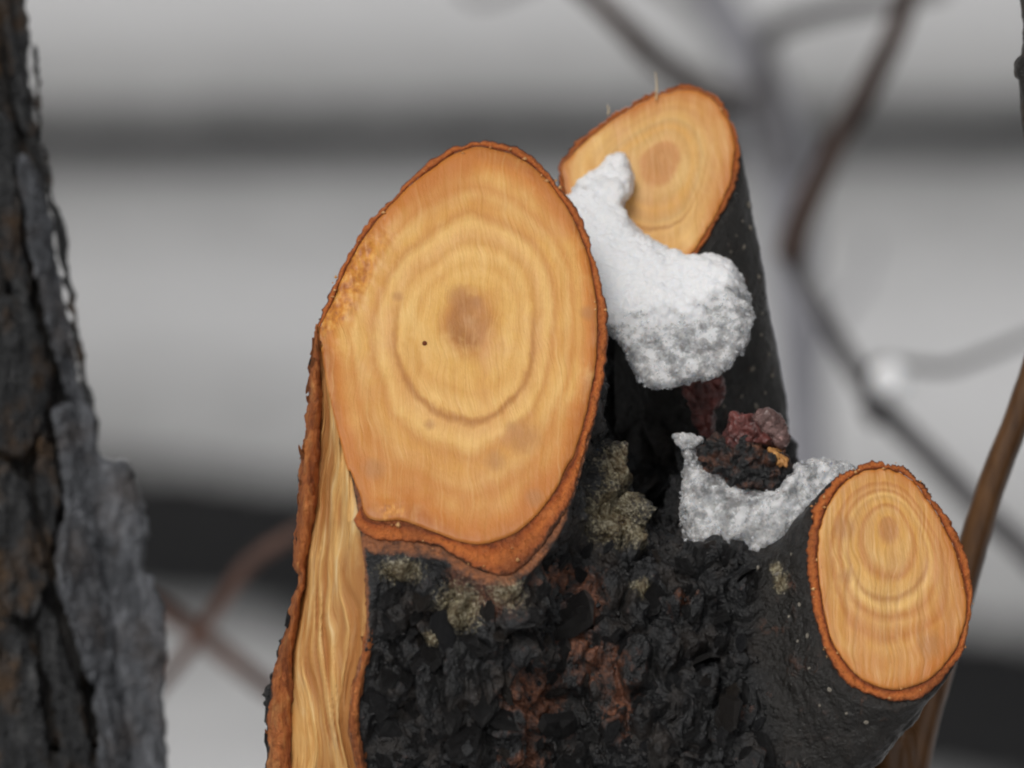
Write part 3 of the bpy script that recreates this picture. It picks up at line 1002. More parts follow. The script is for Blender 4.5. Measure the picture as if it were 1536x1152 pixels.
        Ri = Ri + 2.6 * fbm(jt * 8 + 3, 4, 51, 0.6)
        Ro = Ri + (Ro - Ri) * np.clip(1 + 0.5 * fbm(jt * 2.6 + 5, 2, 54), 0.7, 1.4) + 3.0 * fbm(jt * 6 + 7, 2, 52) + 5.5 * fbm(jt * 24 + 7, 4, 53, 0.75) - 2.5
        kern = np.exp(-(np.arange(-90, 91) / 26.0) ** 2)
        Rs = np.convolve(np.concatenate([Ri[-90:], Ri, Ri[:90]]), kern / kern.sum(), 'valid')
        rr = np.linspace(0, 1, nr) ** 0.9
        pts, pcs = [], []
        for q in rr[1:]:
            xq = l['pith'][0] + np.cos(th) * Ri * q
            yq = l['pith'][1] + np.sin(th) * Ri * q
            pts.append(np.stack([xq, yq, np.zeros(nt_)], -1))
            bl = np.clip((q - 0.55) / 0.4, 0, 1)
            pcs.append(np.stack([q * Ri / (Rs * (1 - bl) + Ri * bl), th / 6.283, np.full(nt_, q)], -1))
        P = np.concatenate([np.array([[l['pith'][0], l['pith'][1], 0.0]])] + pts)
        PC = np.concatenate([np.zeros((1, 3))] + pcs)
        P[:, 2] = l['wf'](P[:, 0], P[:, 1]) + 1.5 + 1.2 * fbm(P * np.array([1 / 30, 1 / 90, 0]), 3, 61) + 2.0 * fbm(P * np.array([1 / 160, 1 / 160, 0]), 2, 62) + 0.6 * fbm(P * np.array([1 / 8, 1 / 50, 0]), 2, 63) - 1.4 * np.clip((PC[:, 2] - 0.97) / 0.03, 0, 1)
        rip = np.zeros(len(P))
        stain = np.zeros(len(P))
        if key == 'main':
            for (bx, by, br) in ((785, 655, 34), (768, 640, 14), (745, 690, 22), (690, 445, 26), (715, 452, 12), (598, 445, 12), (645, 636, 12), (800, 742, 16), (880, 470, 14), (566, 700, 20)):
                stain = np.maximum(stain, np.exp(-((P[:, 0] - bx) ** 2 + (P[:, 1] - by) ** 2) / br ** 2))
        elif key == 'side':
            for (bx, by, br) in ((1260, 790, 24), (1262, 860, 18), (1385, 960, 26)):
                stain = np.maximum(stain, np.exp(-((P[:, 0] - bx) ** 2 + (P[:, 1] - by) ** 2) / br ** 2))
        if key == 'main':   # rough, ripped corner by the tear
            rip = np.exp(-(((P[:, 0] - 512 + 0.52 * (P[:, 1] - 450)) / 32) ** 2 + ((P[:, 1] - 430) / 100) ** 2))
            rip = np.maximum(rip, 0.8 * np.exp(-(((P[:, 0] - 590) / 30) ** 2 + ((P[:, 1] - 762) / 16) ** 2)))
            P[:, 2] += rip * 13 * fbm(P * np.array([1 / 12, 1 / 26, 0]), 4, 66, 0.65)
        px = np.stack([P[:, 0] / 1000, P[:, 1] / 1000, np.zeros(len(P))], -1)
        # a skirt that gives the face its thickness
        sk = P[-nt_:] - np.array([0, 0, 1]) * 14
        P = np.concatenate([P, sk])
        PC = np.concatenate([PC, PC[-nt_:]])
        px = np.concatenate([px, px[-nt_:]])
        rip = np.concatenate([rip, rip[-nt_:]])
        stain = np.concatenate([stain, stain[-nt_:]])
        fs = []
        for j in range(0, nt_, 2):
            fs.append((0, 1 + j, 1 + (j + 1) % nt_, 1 + (j + 2) % nt_))
        for i in range(nr - 1):
            a0 = 1 + i * nt_
            for j in range(nt_):
                fs.append((a0 + j, a0 + nt_ + j, a0 + nt_ + (j + 1) % nt_, a0 + (j + 1) % nt_))
        fs = np.array(fs)
        obj('wood_face', P, fs, mat, limbs[key], {'pc': PC, 'px': px, 'rip': rip, 'stain': stain})
        # ring of cut bark
        prof = [(0.0, -2.5, 0.0), (0.06, -1.0, 0.05), (0.2, -0.6, 0.2), (0.35, -0.4, 0.35), (0.5, -0.3, 0.5), (0.65, -0.8, 0.62), (0.8, -1.6, 0.75), (0.92, -3.0, 0.86), (1.0, -7.0, 0.94), (1.02, -16.0, 1.0), (0.96, -30.0, 1.0)]
        V, C = [], []
        for (q, dz, c) in prof:
            Rq = Ri + 0.5 + (Ro - Ri) * q
            xq, yq = l['pith'][0] + np.cos(th) * Rq, l['pith'][1] + np.sin(th) * Rq
            pp = np.stack([xq, yq, np.zeros(nt_)], -1)
            nz = 3.0 * fbm(pp / 9.0, 4, 71, 0.7) * min(1, q * 3)
            pp[:, 2] = l['wf'](xq, yq) + dz + nz
            V.append(pp)
            C.append(np.stack([np.full(nt_, c), th / 6.28, np.zeros(nt_)], -1))
        V = np.concatenate(V)
        C = np.concatenate(C)
        skip = np.zeros(nt_, bool)
        if key == 'main':
            ex, ey = l['pith'][0] + np.cos(th) * Ri, l['pith'][1] + np.sin(th) * Ri
            skip = (ey > 520) & (ey < 758) & (ex < 600)
        fs = []
        for i in range(len(prof) - 1):
            for j in range(nt_):
                if not skip[j]:
                    fs.append((i * nt_ + j, (i + 1) * nt_ + j, (i + 1) * nt_ + (j + 1) % nt_, i * nt_ + (j + 1) % nt_))
        obj('bark_ring', V, np.array(fs), M_RING, limbs[key], {'pc': C})

    # torn wood: a fibrous sheet let into the flank
    nu, nv = 64, 420
    U, Vv = np.meshgrid(np.linspace(0, 1, nu), np.linspace(490, 1240, nv), indexing='ij')
    lo, hi = np.interp(Vv, TY, TL) - 9 * np.clip((Vv - 500) / 90, 0, 1), np.interp(Vv, TY, TR) + 4
    sway = 0.10 * np.sin((Vv - 700) / 95.0) * np.sin(U * 3.14) + 0.05 * fbm(np.stack([U.ravel() * 3, Vv.ravel() / 120, U.ravel() * 0], -1), 2, 81).reshape(U.shape)
    Ux = np.clip(U + sway * 0.0, 0, 1)
    X = lo + (hi - lo) * Ux
    uf = U + sway * 2.2
    q = np.stack([uf.ravel() * 7, Vv.ravel() / 230, np.zeros(U.size)], -1)
    q2 = np.stack([uf.ravel() * 34, Vv.ravel() / 120, np.zeros(U.size)], -1)
    ridge = (1 - np.abs(fbm(q, 3, 83)) * 2.2).reshape(U.shape)
    fine = fbm(q2, 3, 85).reshape(U.shape)
    width = (hi - lo)
    hgt = np.clip(width / 60, 0.3, 1) * (10 * ridge + 4 * fine + 6 * np.sin(U * 3.14)) - 9
    # a long splinter standing proud below the cut face
    hgt += 15 * np.exp(-((U - 0.66 - 0.0006 * (Vv - 640)) / 0.14) ** 2) * np.clip((Vv - 540) / 60, 0, 1) * np.clip((860 - Vv) / 120, 0, 1)
    Wd = tornw(X, Vv) + hgt
    Wd = np.where((U < 0.02) | (U > 0.98), Wd - 25, Wd)
    PT = L(X.ravel(), Vv.ravel(), Wd.ravel())
    I = np.arange(nu * nv).reshape(nu, nv)
    fs = np.stack([I[:-1, :-1], I[1:, :-1], I[1:, 1:], I[:-1, 1:]], -1).reshape(-1, 4)
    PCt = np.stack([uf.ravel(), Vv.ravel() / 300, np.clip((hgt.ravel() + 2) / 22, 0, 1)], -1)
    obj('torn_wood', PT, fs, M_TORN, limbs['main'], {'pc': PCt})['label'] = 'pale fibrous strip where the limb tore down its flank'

    # lips of torn bark beside it
    def lip(name, left, right, y0, y1, wmid, depth, edgeside, seed):
        ny, na = 330, 26
        yv = np.linspace(y0, y1, ny)
        a = np.arange(na) * 2 * math.pi / na
        l_, r_ = left(yv), right(yv)
        tp = np.stack([yv * 0, yv / 26, yv * 0 + seed], -1)
        l_ = l_ + (4.5 * fbm(tp, 4, seed, 0.7) if edgeside < 0 else 2.0 * fbm(tp, 3, seed))
        r_ = r_ + (3.0 * fbm(tp + 40, 4, seed + 1, 0.7))
        cx, hw = (l_ + r_) / 2, np.maximum((r_ - l_) / 2, 2)
        taper = np.clip((yv - y0) / 70, 0.02, 1) ** 0.7
        V = np.stack([cx[:, None] + hw[:, None] * np.cos(a)[None] * taper[:, None], np.repeat(yv[:, None], na, 1), wmid(yv)[:, None] + depth * taper[:, None] * np.sin(a)[None]], -1).reshape(-1, 3)
        nn = np.stack([np.cos(a), np.zeros(na), np.sin(a)], -1)
        V = V + np.tile(nn, (ny, 1)) * (6.0 * fbm(V / np.array([9, 24, 9]), 4, seed + 3, 0.65))[:, None]
        e = np.tile(np.clip(-np.cos(a), -1, 1) * 0.5 + 0.5, ny) if edgeside < 0 else np.tile(np.clip(np.cos(a), -1, 1) * 0.5 + 0.5, ny)
        yy_ = np.repeat(yv, na)
        e = (e - 0.62) * np.clip((yy_ - 860) / 200, 0.0, 1.0) * 1.6 + 0.05
        I = np.arange(ny * na).reshape(ny, na)
        fs = np.stack([I[:-1], np.roll(I[:-1], -1, 1), np.roll(I[1:], -1, 1), I[1:]], -1).reshape(-1, 4)[:, ::-1]
        V = L(V[:, 0], V[:, 1], V[:, 2])
        return obj(name, V, fs, M_LIP, limbs['main'], {'edge': e})
    lip('bark_lip', lambda yv: np.interp(yv, SY, SX), lambda yv: np.interp(yv, TY, TL) - 1, 486, 1238, lambda yv: 92 + (yv - 490) * 0.02, 32, -1, 90)
    lip('bark_lip', lambda yv: np.interp(yv, TY, TR) - 3, lambda yv: np.interp(yv, TY, TR) + 13, 800, 1238, lambda yv: tornw(np.interp(yv, TY, TR), yv) + 4, 18, 1, 95)

    # bark flakes on the trunk
    nrm2 = normals(v2, f)
    protos = []
    for k in range(14):
        n = 9
        a = np.arange(n) * 2 * math.pi / n + rng.uniform(-0.2, 0.2, n)
        r = rng.uniform(0.65, 1.1, n)
        ex, ey = rng.uniform(0.55, 0.9), 1.0
        rim = np.stack([np.cos(a) * r * ex, np.sin(a) * r * ey, np.full(n, -0.25)], -1)
        top = rim * np.array([0.8, 0.8, 0]) + np.stack([rng.uniform(-.08, .08, n), rng.uniform(-.08, .08, n), rng.uniform(0.10, 0.34, n)], -1)
        mid_ = rim * np.array([0.4, 0.4, 0]) + np.stack([np.zeros(n), np.zeros(n), rng.uniform(0.16, 0.42, n)], -1)
        cen = np.array([[0, 0, rng.uniform(0.2, 0.4)]])
        V = np.concatenate([rim, top, mid_, cen])
        me = bpy.data.meshes.new('bark_flake')
        fl = []
        for i in range(2):
            for j in range(n):
                fl.append((i * n + j, i * n + (j + 1) % n, (i + 1) * n + (j + 1) % n, (i + 1) * n + j))
        for j in range(n):
            fl.append((2 * n + j, 2 * n + (j + 1) % n, 3 * n))
        me.from_pydata(V.tolist(), [], fl)
        me.materials.append(M_FLAKE)
        protos.append(me)
    tb_ = np.array(trunk['base'])
    ok = np.where((nrm2[:, 2] > 0.15) & (amp > 0.75) & (xx > 545) & (yy > 820) & (yy < 1175) & (rust < 0.33) & (lich < 0.5) & (inner < 0.3) & (xx < 1390))[0]
    pick = rng.permutation(ok)
    chosen = []
    for i in pick:
        s_ = 12 + 30 * rng.random() ** 1.6
        if all((v2[i, 0] - c[0]) ** 2 + (v2[i, 1] - c[1]) ** 2 > (0.62 * (s_ + c[2])) ** 2 for c in chosen):
            chosen.append((v2[i, 0], v2[i, 1], s_))
            nl = nrm2[i] + rng.normal(0, 0.22, 3)
            nw = Vector(RGT * nl[0] - UPV * nl[1] - FWD * nl[2]).normalized()
            up = Vector((rng.normal(0, 0.5), rng.normal(0, 0.3), 1.0))
            tx = up.cross(nw).normalized()
            ty = nw.cross(tx)
            M = Matrix((tx, ty, nw)).transposed().to_4x4()
            M = M @ Matrix.Diagonal((s_ * S, s_ * S * rng.uniform(0.9, 1.5), s_ * S * rng.uniform(0.4, 0.8), 1))
            M.translation = Vector(W(v2[i]) - tb_)
            o = bpy.data.objects.new('bark_flake', protos[rng.integers(len(protos))])
            COL.objects.link(o)
            o.parent = trunk
            o.matrix_local = M
            if len(chosen) >= 230:
                break

    # chips of bark along the torn edge
    lb = np.array(limbs['main']['base'])
    chip = []
    for me_ in protos[:6]:
        m2_ = me_.copy()
        m2_.name = 'bark_chip'
        m2_.materials.clear()
        m2_.materials.append(M_LIP)
        m3_ = me_.copy()
        m3_.name = 'bark_chip'
        chip.append((m2_, m3_))
    for k_ in range(64):
        yq = rng.uniform(520, 1160)
        left = k_ % 4 != 0
        if left:
            xq = np.interp(yq, SY, SX) + rng.uniform(-1, 9)
            wq_ = 92 + rng.uniform(0, 26)
        else:
            yq = rng.uniform(830, 1160)
            xq = np.interp(yq, TY, TR) + rng.uniform(2, 14)
            wq_ = tornw(np.interp(yq, TY, TR), yq) + rng.uniform(4, 14)
        s_ = rng.uniform(5, 12)
        nl = np.array([-0.6 if left else 0.2, 0, 0.8]) + rng.normal(0, 0.3, 3)
        nw = Vector(RGT * nl[0] - UPV * nl[1] - FWD * nl[2]).normalized()
        tx = Vector((rng.normal(0, 0.3), 0, 1)).cross(nw).normalized()
        M = Matrix((tx, nw.cross(tx), nw)).transposed().to_4x4() @ Matrix.Diagonal((s_ * S * 0.8, s_ * S * rng.uniform(1.0, 2.4), s_ * S * 0.6, 1))
        M.translation = Vector(W(L(xq, yq, wq_)) - lb)
        dk = rng.random() < (0.15 if yq < 900 else 0.5) and left
        o = bpy.data.objects.new('bark_chip', chip[rng.integers(6)][1 if dk else 0])
        COL.objects.link(o)
        o.parent = limbs['main']
        o.matrix_local = M
    # lenticels: pale corky specks on the smooth limbs
    n = 8
    a = np.arange(n) * 2 * math.pi / n
    Vl = np.concatenate([np.stack([np.cos(a), np.sin(a) * 0.8, -0.3 + 0 * a], -1), np.stack([np.cos(a) * 0.6, np.sin(a) * 0.5, 0.35 + 0 * a], -1)])
    me = bpy.data.meshes.new('lenticel')
    me.from_pydata(Vl.tolist(), [], [(j, (j + 1) % n, n + (j + 1) % n, n + j) for j in range(n)] + [tuple(range(n, 2 * n))])
    me.materials.append(M_LENT)
    for key, spots in (('back', [(1103, 376, 5), (1122, 374, 6), (1130, 306, 7), (1132, 340, 6), (1144, 412, 6), (1156, 408, 5), (1135, 551, 8), (1140, 607, 6), (1155, 590, 6), (1092, 607, 4), (1118, 596, 4), (1108, 440, 4), (1150, 470, 5), (1160, 530, 4), (1148, 500, 3), (1120, 330, 4), (1165, 560, 4), (1128, 640, 5), (1110, 350, 3), (1146, 372, 4)]),
                       ('side', [(1160, 858, 7), (1140, 845, 5), (1192, 906, 4), (1178, 920, 5), (1205, 950, 5), (1170, 890, 4), (1208, 1000, 5), (1240, 1040, 4), (1190, 960, 4), (1265, 1075, 5), (1300, 1090, 4), (1180, 830, 3), (1225, 1062, 4)])):
        cand = np.where(nrm2[:, 2] > 0.02)[0]
        cv = v2[cand]
        k_ = 1 + (cv[:, 2]) / (DPX - cv[:, 2])
        cpx, cpy = 768 + (cv[:, 0] - 768) * k_, 576 + (cv[:, 1] - 576) * k_
        for (sx, sy, r) in spots:
            near = (cpx - sx) ** 2 + (cpy - sy) ** 2
            c9 = np.where(near < 49)[0]
            if not len(c9):
                continue
            i = cand[c9[np.argmax(cv[c9, 2])]]
            nl = nrm2[i]
            nw = Vector(RGT * nl[0] - UPV * nl[1] - FWD * nl[2]).normalized()
            tx = Vector((rng.normal(), rng.normal(), 1)).cross(nw).normalized()
            ty = nw.cross(tx)
            r = r * rng.uniform(0.7, 1.4)
            M = Matrix((tx, ty, nw)).transposed().to_4x4() @ Matrix.Diagonal((r * S * rng.uniform(0.4, 1.0), r * S * rng.uniform(0.7, 1.3), r * S * 0.6, 1))
            M.translation = Vector(W(v2[i]) - np.array(limbs[key]['base']))
            o = bpy.data.objects.new('lenticel', me)
            COL.objects.link(o)
            o.parent = limbs[key]
            o.matrix_local = M

    # crusty lichen: grains heaped on the bark
    selm = np.where((lich + 0.5 * fbm(v / 22, 3, 77) > 0.5) & (nrm2[:, 2] > 0.0) & (ww > -100))[0]
    pk = rng.choice(selm, 170)
    GV, GF = [], []
    ico = np.array([(1, 0, 0), (-1, 0, 0), (0, 1, 0), (0, -1, 0), (0, 0, 1), (0, 0, -1)], float)
    icf = [(0, 2, 4), (2, 1, 4), (1, 3, 4), (3, 0, 4), (2, 0, 5), (1, 2, 5), (3, 1, 5), (0, 3, 5)]
    for i in pk:
        s_ = rng.uniform(1.5, 5.0) * (0.5 + lich[i] * 0.6)
        c = v2[i] + nrm2[i] * rng.uniform(-4.0, -0.5)
        b0 = len(GV) * 6
        GV.append(c + ico * s_ * rng.uniform(0.6, 1.3, (6, 1)))
        GF += [tuple(b0 + q for q in t_) for t_ in icf]
    o = obj('lichen_crust', np.concatenate(GV), np.array(GF)[:, ::-1], M_LICHEN, trunk, smooth=False)
    o['kind'] = 'stuff'

    # fine crumbs of bark all over the trunk front
    selm = np.where((nrm2[:, 2] > -0.1) & (amp > 0.6) & (ww > -200) & (yy > 560) & (lich < 0.3))[0]
    pk = rng.choice(selm, 900)
    GV, GF = [], []
    for i in pk:
        s_ = rng.uniform(2, 6)
        c = v2[i] + nrm2[i] * rng.uniform(-1, 2)
        b0 = len(GV) * 6
        GV.append(c + ico * s_ * rng.uniform(0.5, 1.4, (6, 1)) * rng.uniform(0.6, 1.2, (1, 3)))
        GF += [tuple(b0 + q for q in t_) for t_ in icf]
    o = obj('bark_crumbs', np.concatenate(GV), np.array(GF)[:, ::-1], M_FLAKE, trunk, smooth=False)
    o['kind'] = 'stuff'

    # old burl in the fork, reddish and split
    def lump(name, poly, w0, th, rnd, mat, disp_, seed, parent, sc=18.0):
        bv, bf = slab(poly, lambda X, Y: w0 + 0 * X, th, rnd, 4.0)
        bn = normals(bv, bf)
        bv, bf = subdivide(bv, bf, 1)
        bn = normals(bv, bf)
        q1, q2, qi = worley(bv / 24.0, seed)
        bv = bv + bn * (disp_ * (fbm(bv / sc, 4, seed, 0.6) + 0.9 * (np.minimum((q2 - q1) * 2, 1) * (0.4 + qi) - 0.5)))[:, None]
        return obj(name, bv, bf, mat, parent, dict(smoothbark=np.zeros(len(bv)), rust=np.clip(0.35 + 0.6 * fbm(bv / 30, 3, seed + 9), 0, 0.8), lichen=np.zeros(len(bv)), inner=np.zeros(len(bv))) if mat is M_BARK else None)
    lump('burl', [(1048, 690), (1060, 664), (1090, 652), (1125, 656), (1160, 668), (1184, 690), (1180, 722), (1150, 738), (1110, 740), (1070, 720)], 0, 55, 26, M_BARK, 12, 101, trunk)
    b2 = lump('burl', [(1022, 570), (1082, 562), (1084, 596), (1068, 632), (1078, 668), (1052, 664), (1040, 630), (1034, 600)], -165, 26, 9, M_RESIN, 9, 103, trunk, 22.0)
    b2['label'] = 'dark red frozen sap in the fork'
    b3 = lump('burl', [(1090, 640), (1108, 622), (1130, 628), (1150, 648), (1158, 670), (1136, 668), (1112, 690), (1098, 694), (1086, 668)], 10, 40, 12, M_RESIN, 9, 105, trunk, 22.0)
    b3['label'] = 'reddish frozen sap on the burl'
    b4 = lump('burl_tip', [(1150, 672), (1164, 674), (1182, 690), (1180, 702), (1164, 698)], 40, 14, 4, M_ORANGE, 7, 107, trunk, 9.0)
    b4['label'] = 'orange split tip of the burl'
    # upright wood fibres left by the saw
    for (fx_, fy0, fy1, r, key) in ((984, 150, 108, 1.4, 'back'), (912, 172, 157, 1.2, 'back')):
        w_ = LIMBS[key]['wf'](fx_, fy0)
        tv, tf = tube([L(fx_, fy0, w_), L(fx_ + 1, (fy0 + fy1) / 2, w_), L(fx_ - 1, fy1, w_)], [r, r * 0.8, r * 0.4], 6)
        obj('splinter', tv, tf, M_SPLIN, limbs[key])
    # sawdust and torn crumbs along the rims
    for key, cnt in (('main', 30), ('back', 10), ('side', 34)):
        l = LIMBS[key]
        GV, GF = [], []
        for _ in range(cnt):
            i = rng.integers(len(l['wood']))
            t_ = rng.uniform(-0.25, 1.0)
            c = l['wood'][i] * (1 - t_) + l['outer'][i] * t_ if key != 'main' or l['wood'][i][1] < 500 or l['wood'][i][0] > 560 else l['wood'][i] + rng.normal(0, 6, 2)
            s_ = rng.uniform(1.0, 3.2) * rng.uniform(0.5, 1.3)
            b0 = len(GV) * 6
            GV.append(np.array([c[0], c[1], l['wf'](c[0], c[1]) + 1.0 + 0.4 * s_]) + ico * s_ * rng.uniform(0.5, 1.5, (6, 1)) * rng.uniform(0.6, 1.5, (1, 3)))
            GF += [tuple(b0 + q for q in t3) for t3 in icf]
        o = obj('sawdust', np.concatenate(GV), np.array(GF)[:, ::-1], M_DUST, limbs[key], smooth=False)
        o['kind'] = 'stuff'
    # small dark knot hole on the big cut face
    w_ = LIMBS['main']['wf'](637, 515)
    tv, tf = tube([L(637, 515, w_ - 8), L(637, 515, w_ + 3.2)], [4.2, 3.6], 10)
    obj('borer_hole', tv, tf, M_RING, limbs['main'], {'pc': np.tile([0.12, 0, 0], (len(tv), 1))})
    return st
build_stump()

# ------------------------------------------------------------------ snow caught in the forks
def ice_mat(name, tint, tr):
    m, nt, b = mat_new(name)
    k = N(nt)
    n = k.noise(k.coord(), 500, 3, 0.6)
    k.link(k.ramp(n, [(0.3, tuple(c * 0.85 for c in tint)), (0.7, tint)]), b.inputs['Base Color'])
    b.inputs['Transmission Weight'].default_value = tr
    b.inputs['Roughness'].default_value = 0.06
    b.inputs['IOR'].default_value = 1.31
    k.link(k.bump(n, 0.0006, 0.5), b.inputs['Normal'])
    return m
M_GRAIN = ice_mat('clear_ice_grain', (0.95, 0.96, 0.98), 0.6)
M_ICEPINK = ice_mat('pinkish_ice', (0.42, 0.27, 0.25), 0.7)
def grains(o, v, n, wgt, count, lo, hi, seed):
    """loose crystals of coarse wet snow"""
    r = np.random.default_rng(seed)
    front = wgt * (n[:, 2] > -0.3)
    if front.sum() <= 0:
        return
    pk = r.choice(len(v), count, p=front / front.sum())
    ico = np.array([(1, 0, 0), (-1, 0, 0), (0, 1, 0), (0, -1, 0), (0, 0, 1), (0, 0, -1)], float)
    icf = [(0, 2, 4), (2, 1, 4), (1, 3, 4), (3, 0, 4), (2, 0, 5), (1, 2, 5), (3, 1, 5), (0, 3, 5)]
    GV, GF = [], []
    for q, i in enumerate(pk):
        s_ = r.uniform(lo, hi) * r.uniform(0.6, 1.0)
        A = np.linalg.qr(r.normal(size=(3, 3)))[0]
        GV.append(v[i] + n[i] * r.uniform(-0.3, 0.5) * s_ + (ico * r.uniform(0.6, 1.4, (6, 1))) @ A * s_)
        GF += [tuple(q * 6 + t for t in tt) for tt in icf]
    g = obj('ice_grains', np.concatenate(GV), np.array(GF)[:, ::-1], M_GRAIN, o, smooth=False)
    g['kind'] = 'stuff'

def snow(name, label, poly, w0, thick, rnd, icef, seed, coarse=1.0, step=4.0, extra=None, group=None, ngrain=0, mat=None):
    v, f = slab(poly, w0, thick, rnd, step, 4, extra=extra)
    v, f = subdivide(v, f, 1)
    n = normals(v, f)
    ice = np.clip(icef(v[:, 0], v[:, 1]), 0, 1)
    f1, f2, cid = worley(v / 13.0, seed)
    g1, g2, gid = worley(v / 7.0, seed + 4)
    f1b, f2b, cidb = worley(v / 25.0, seed + 6)
    d = 9 * fbm(v / 34, 4, seed, 0.6) + 4 * fbm(v / 15, 3, seed + 1) + coarse * (0.6 * (1 - ice) * (4.2 * (0.45 - f1) + 2.4 * (0.4 - g1)) + ice * (9.0 * (0.5 - f1b) + 4.5 * (0.45 - f1) + 5.0 * (cidb - 0.5))) + 1.0 * fbm(v / 6, 2, seed + 2)
    v = v + n * d[:, None]
    base = W(v[np.argmax(v[:, 1])])
    o = obj(name, v, f, mat or M_SNOW, None, {'ice': ice}, base=base)
    tag(o, label, 'snow' if mat is None else 'ice', group)
    if ngrain:
        grains(o, v, n, np.clip(ice - 0.35, 0, 1) ** 1.5, ngrain, 1.6, 4.6, seed)
    return o
def _w0up(X, Y):
    return np.where(Y < 340, -318 + (Y - 250) * 0.62, -262 + (Y - 340) * 0.75) + 0 * X
snow('snow_clump', 'larger white snow clump wedged between the two tall sawn limbs, icy lower edge',
     [(928, 228), (947, 254), (943, 286), (933, 309), (952, 340), (983, 366), (1022, 383), (1056, 384), (1092, 393), (1109, 420), (1125, 462), (1120, 500), (1104, 530), (1074, 563), (1042, 566), (1020, 574), (982, 580), (958, 562), (944, 532), (925, 505), (880, 470), (840, 400), (835, 330), (858, 286), (898, 246)],
     _w0up, lambda X, Y: np.clip(24 + (Y - 240) * 0.42, 22, 92), 20,
     lambda x, y: np.clip((y - 400) / 110, 0, 1) * 0.8 + 0.35 * np.clip((320 - y) / 50, 0, 1) + np.clip((x - 1050) / 60, 0, 1) * np.clip((y - 380) / 60, 0, 1) * 0.55, 201, ngrain=620)
snow('snow_clump', 'smaller grainy snow clump bridging the fork beside the short thin cut limb',
     [(1028, 664), (1042, 680), (1056, 700), (1085, 716), (1127, 734), (1167, 731), (1191, 704), (1218, 693), (1256, 696), (1285, 700), (1290, 740), (1228, 770), (1188, 800), (1150, 830), (1128, 832), (1112, 812), (1090, 830), (1050, 825), (1028, 808), (1023, 743)],
     lambda X, Y: 8 + (Y - 700) * 0.25 - np.clip((X - 1180), 0, 200) * 0.5, 40, 18,
     lambda x, y: 0.85 + 0 * x, 211, ngrain=560)
snow('snow_patch', 'tiny scrap of snow stuck to dark bark above the burl',
     [(1008, 650), (1024, 648), (1046, 654), (1056, 660), (1040, 668), (1030, 676), (1016, 664)], lambda X, Y: 12 + 0 * X, 16, 9, lambda x, y: 0.7 + 0 * x, 221, 0.7, 3.0)
snow('ice_chunk', 'small translucent pinkish ice lump on top of the reddish burl',
     [(1130, 626), (1146, 614), (1166, 622), (1180, 642), (1182, 664), (1168, 672), (1152, 660), (1136, 646)], lambda X, Y: 20 + 0 * X, 28, 14, lambda x, y: 1.0 + 0 * x, 231, 0.8, 3.0, mat=M_ICEPINK)

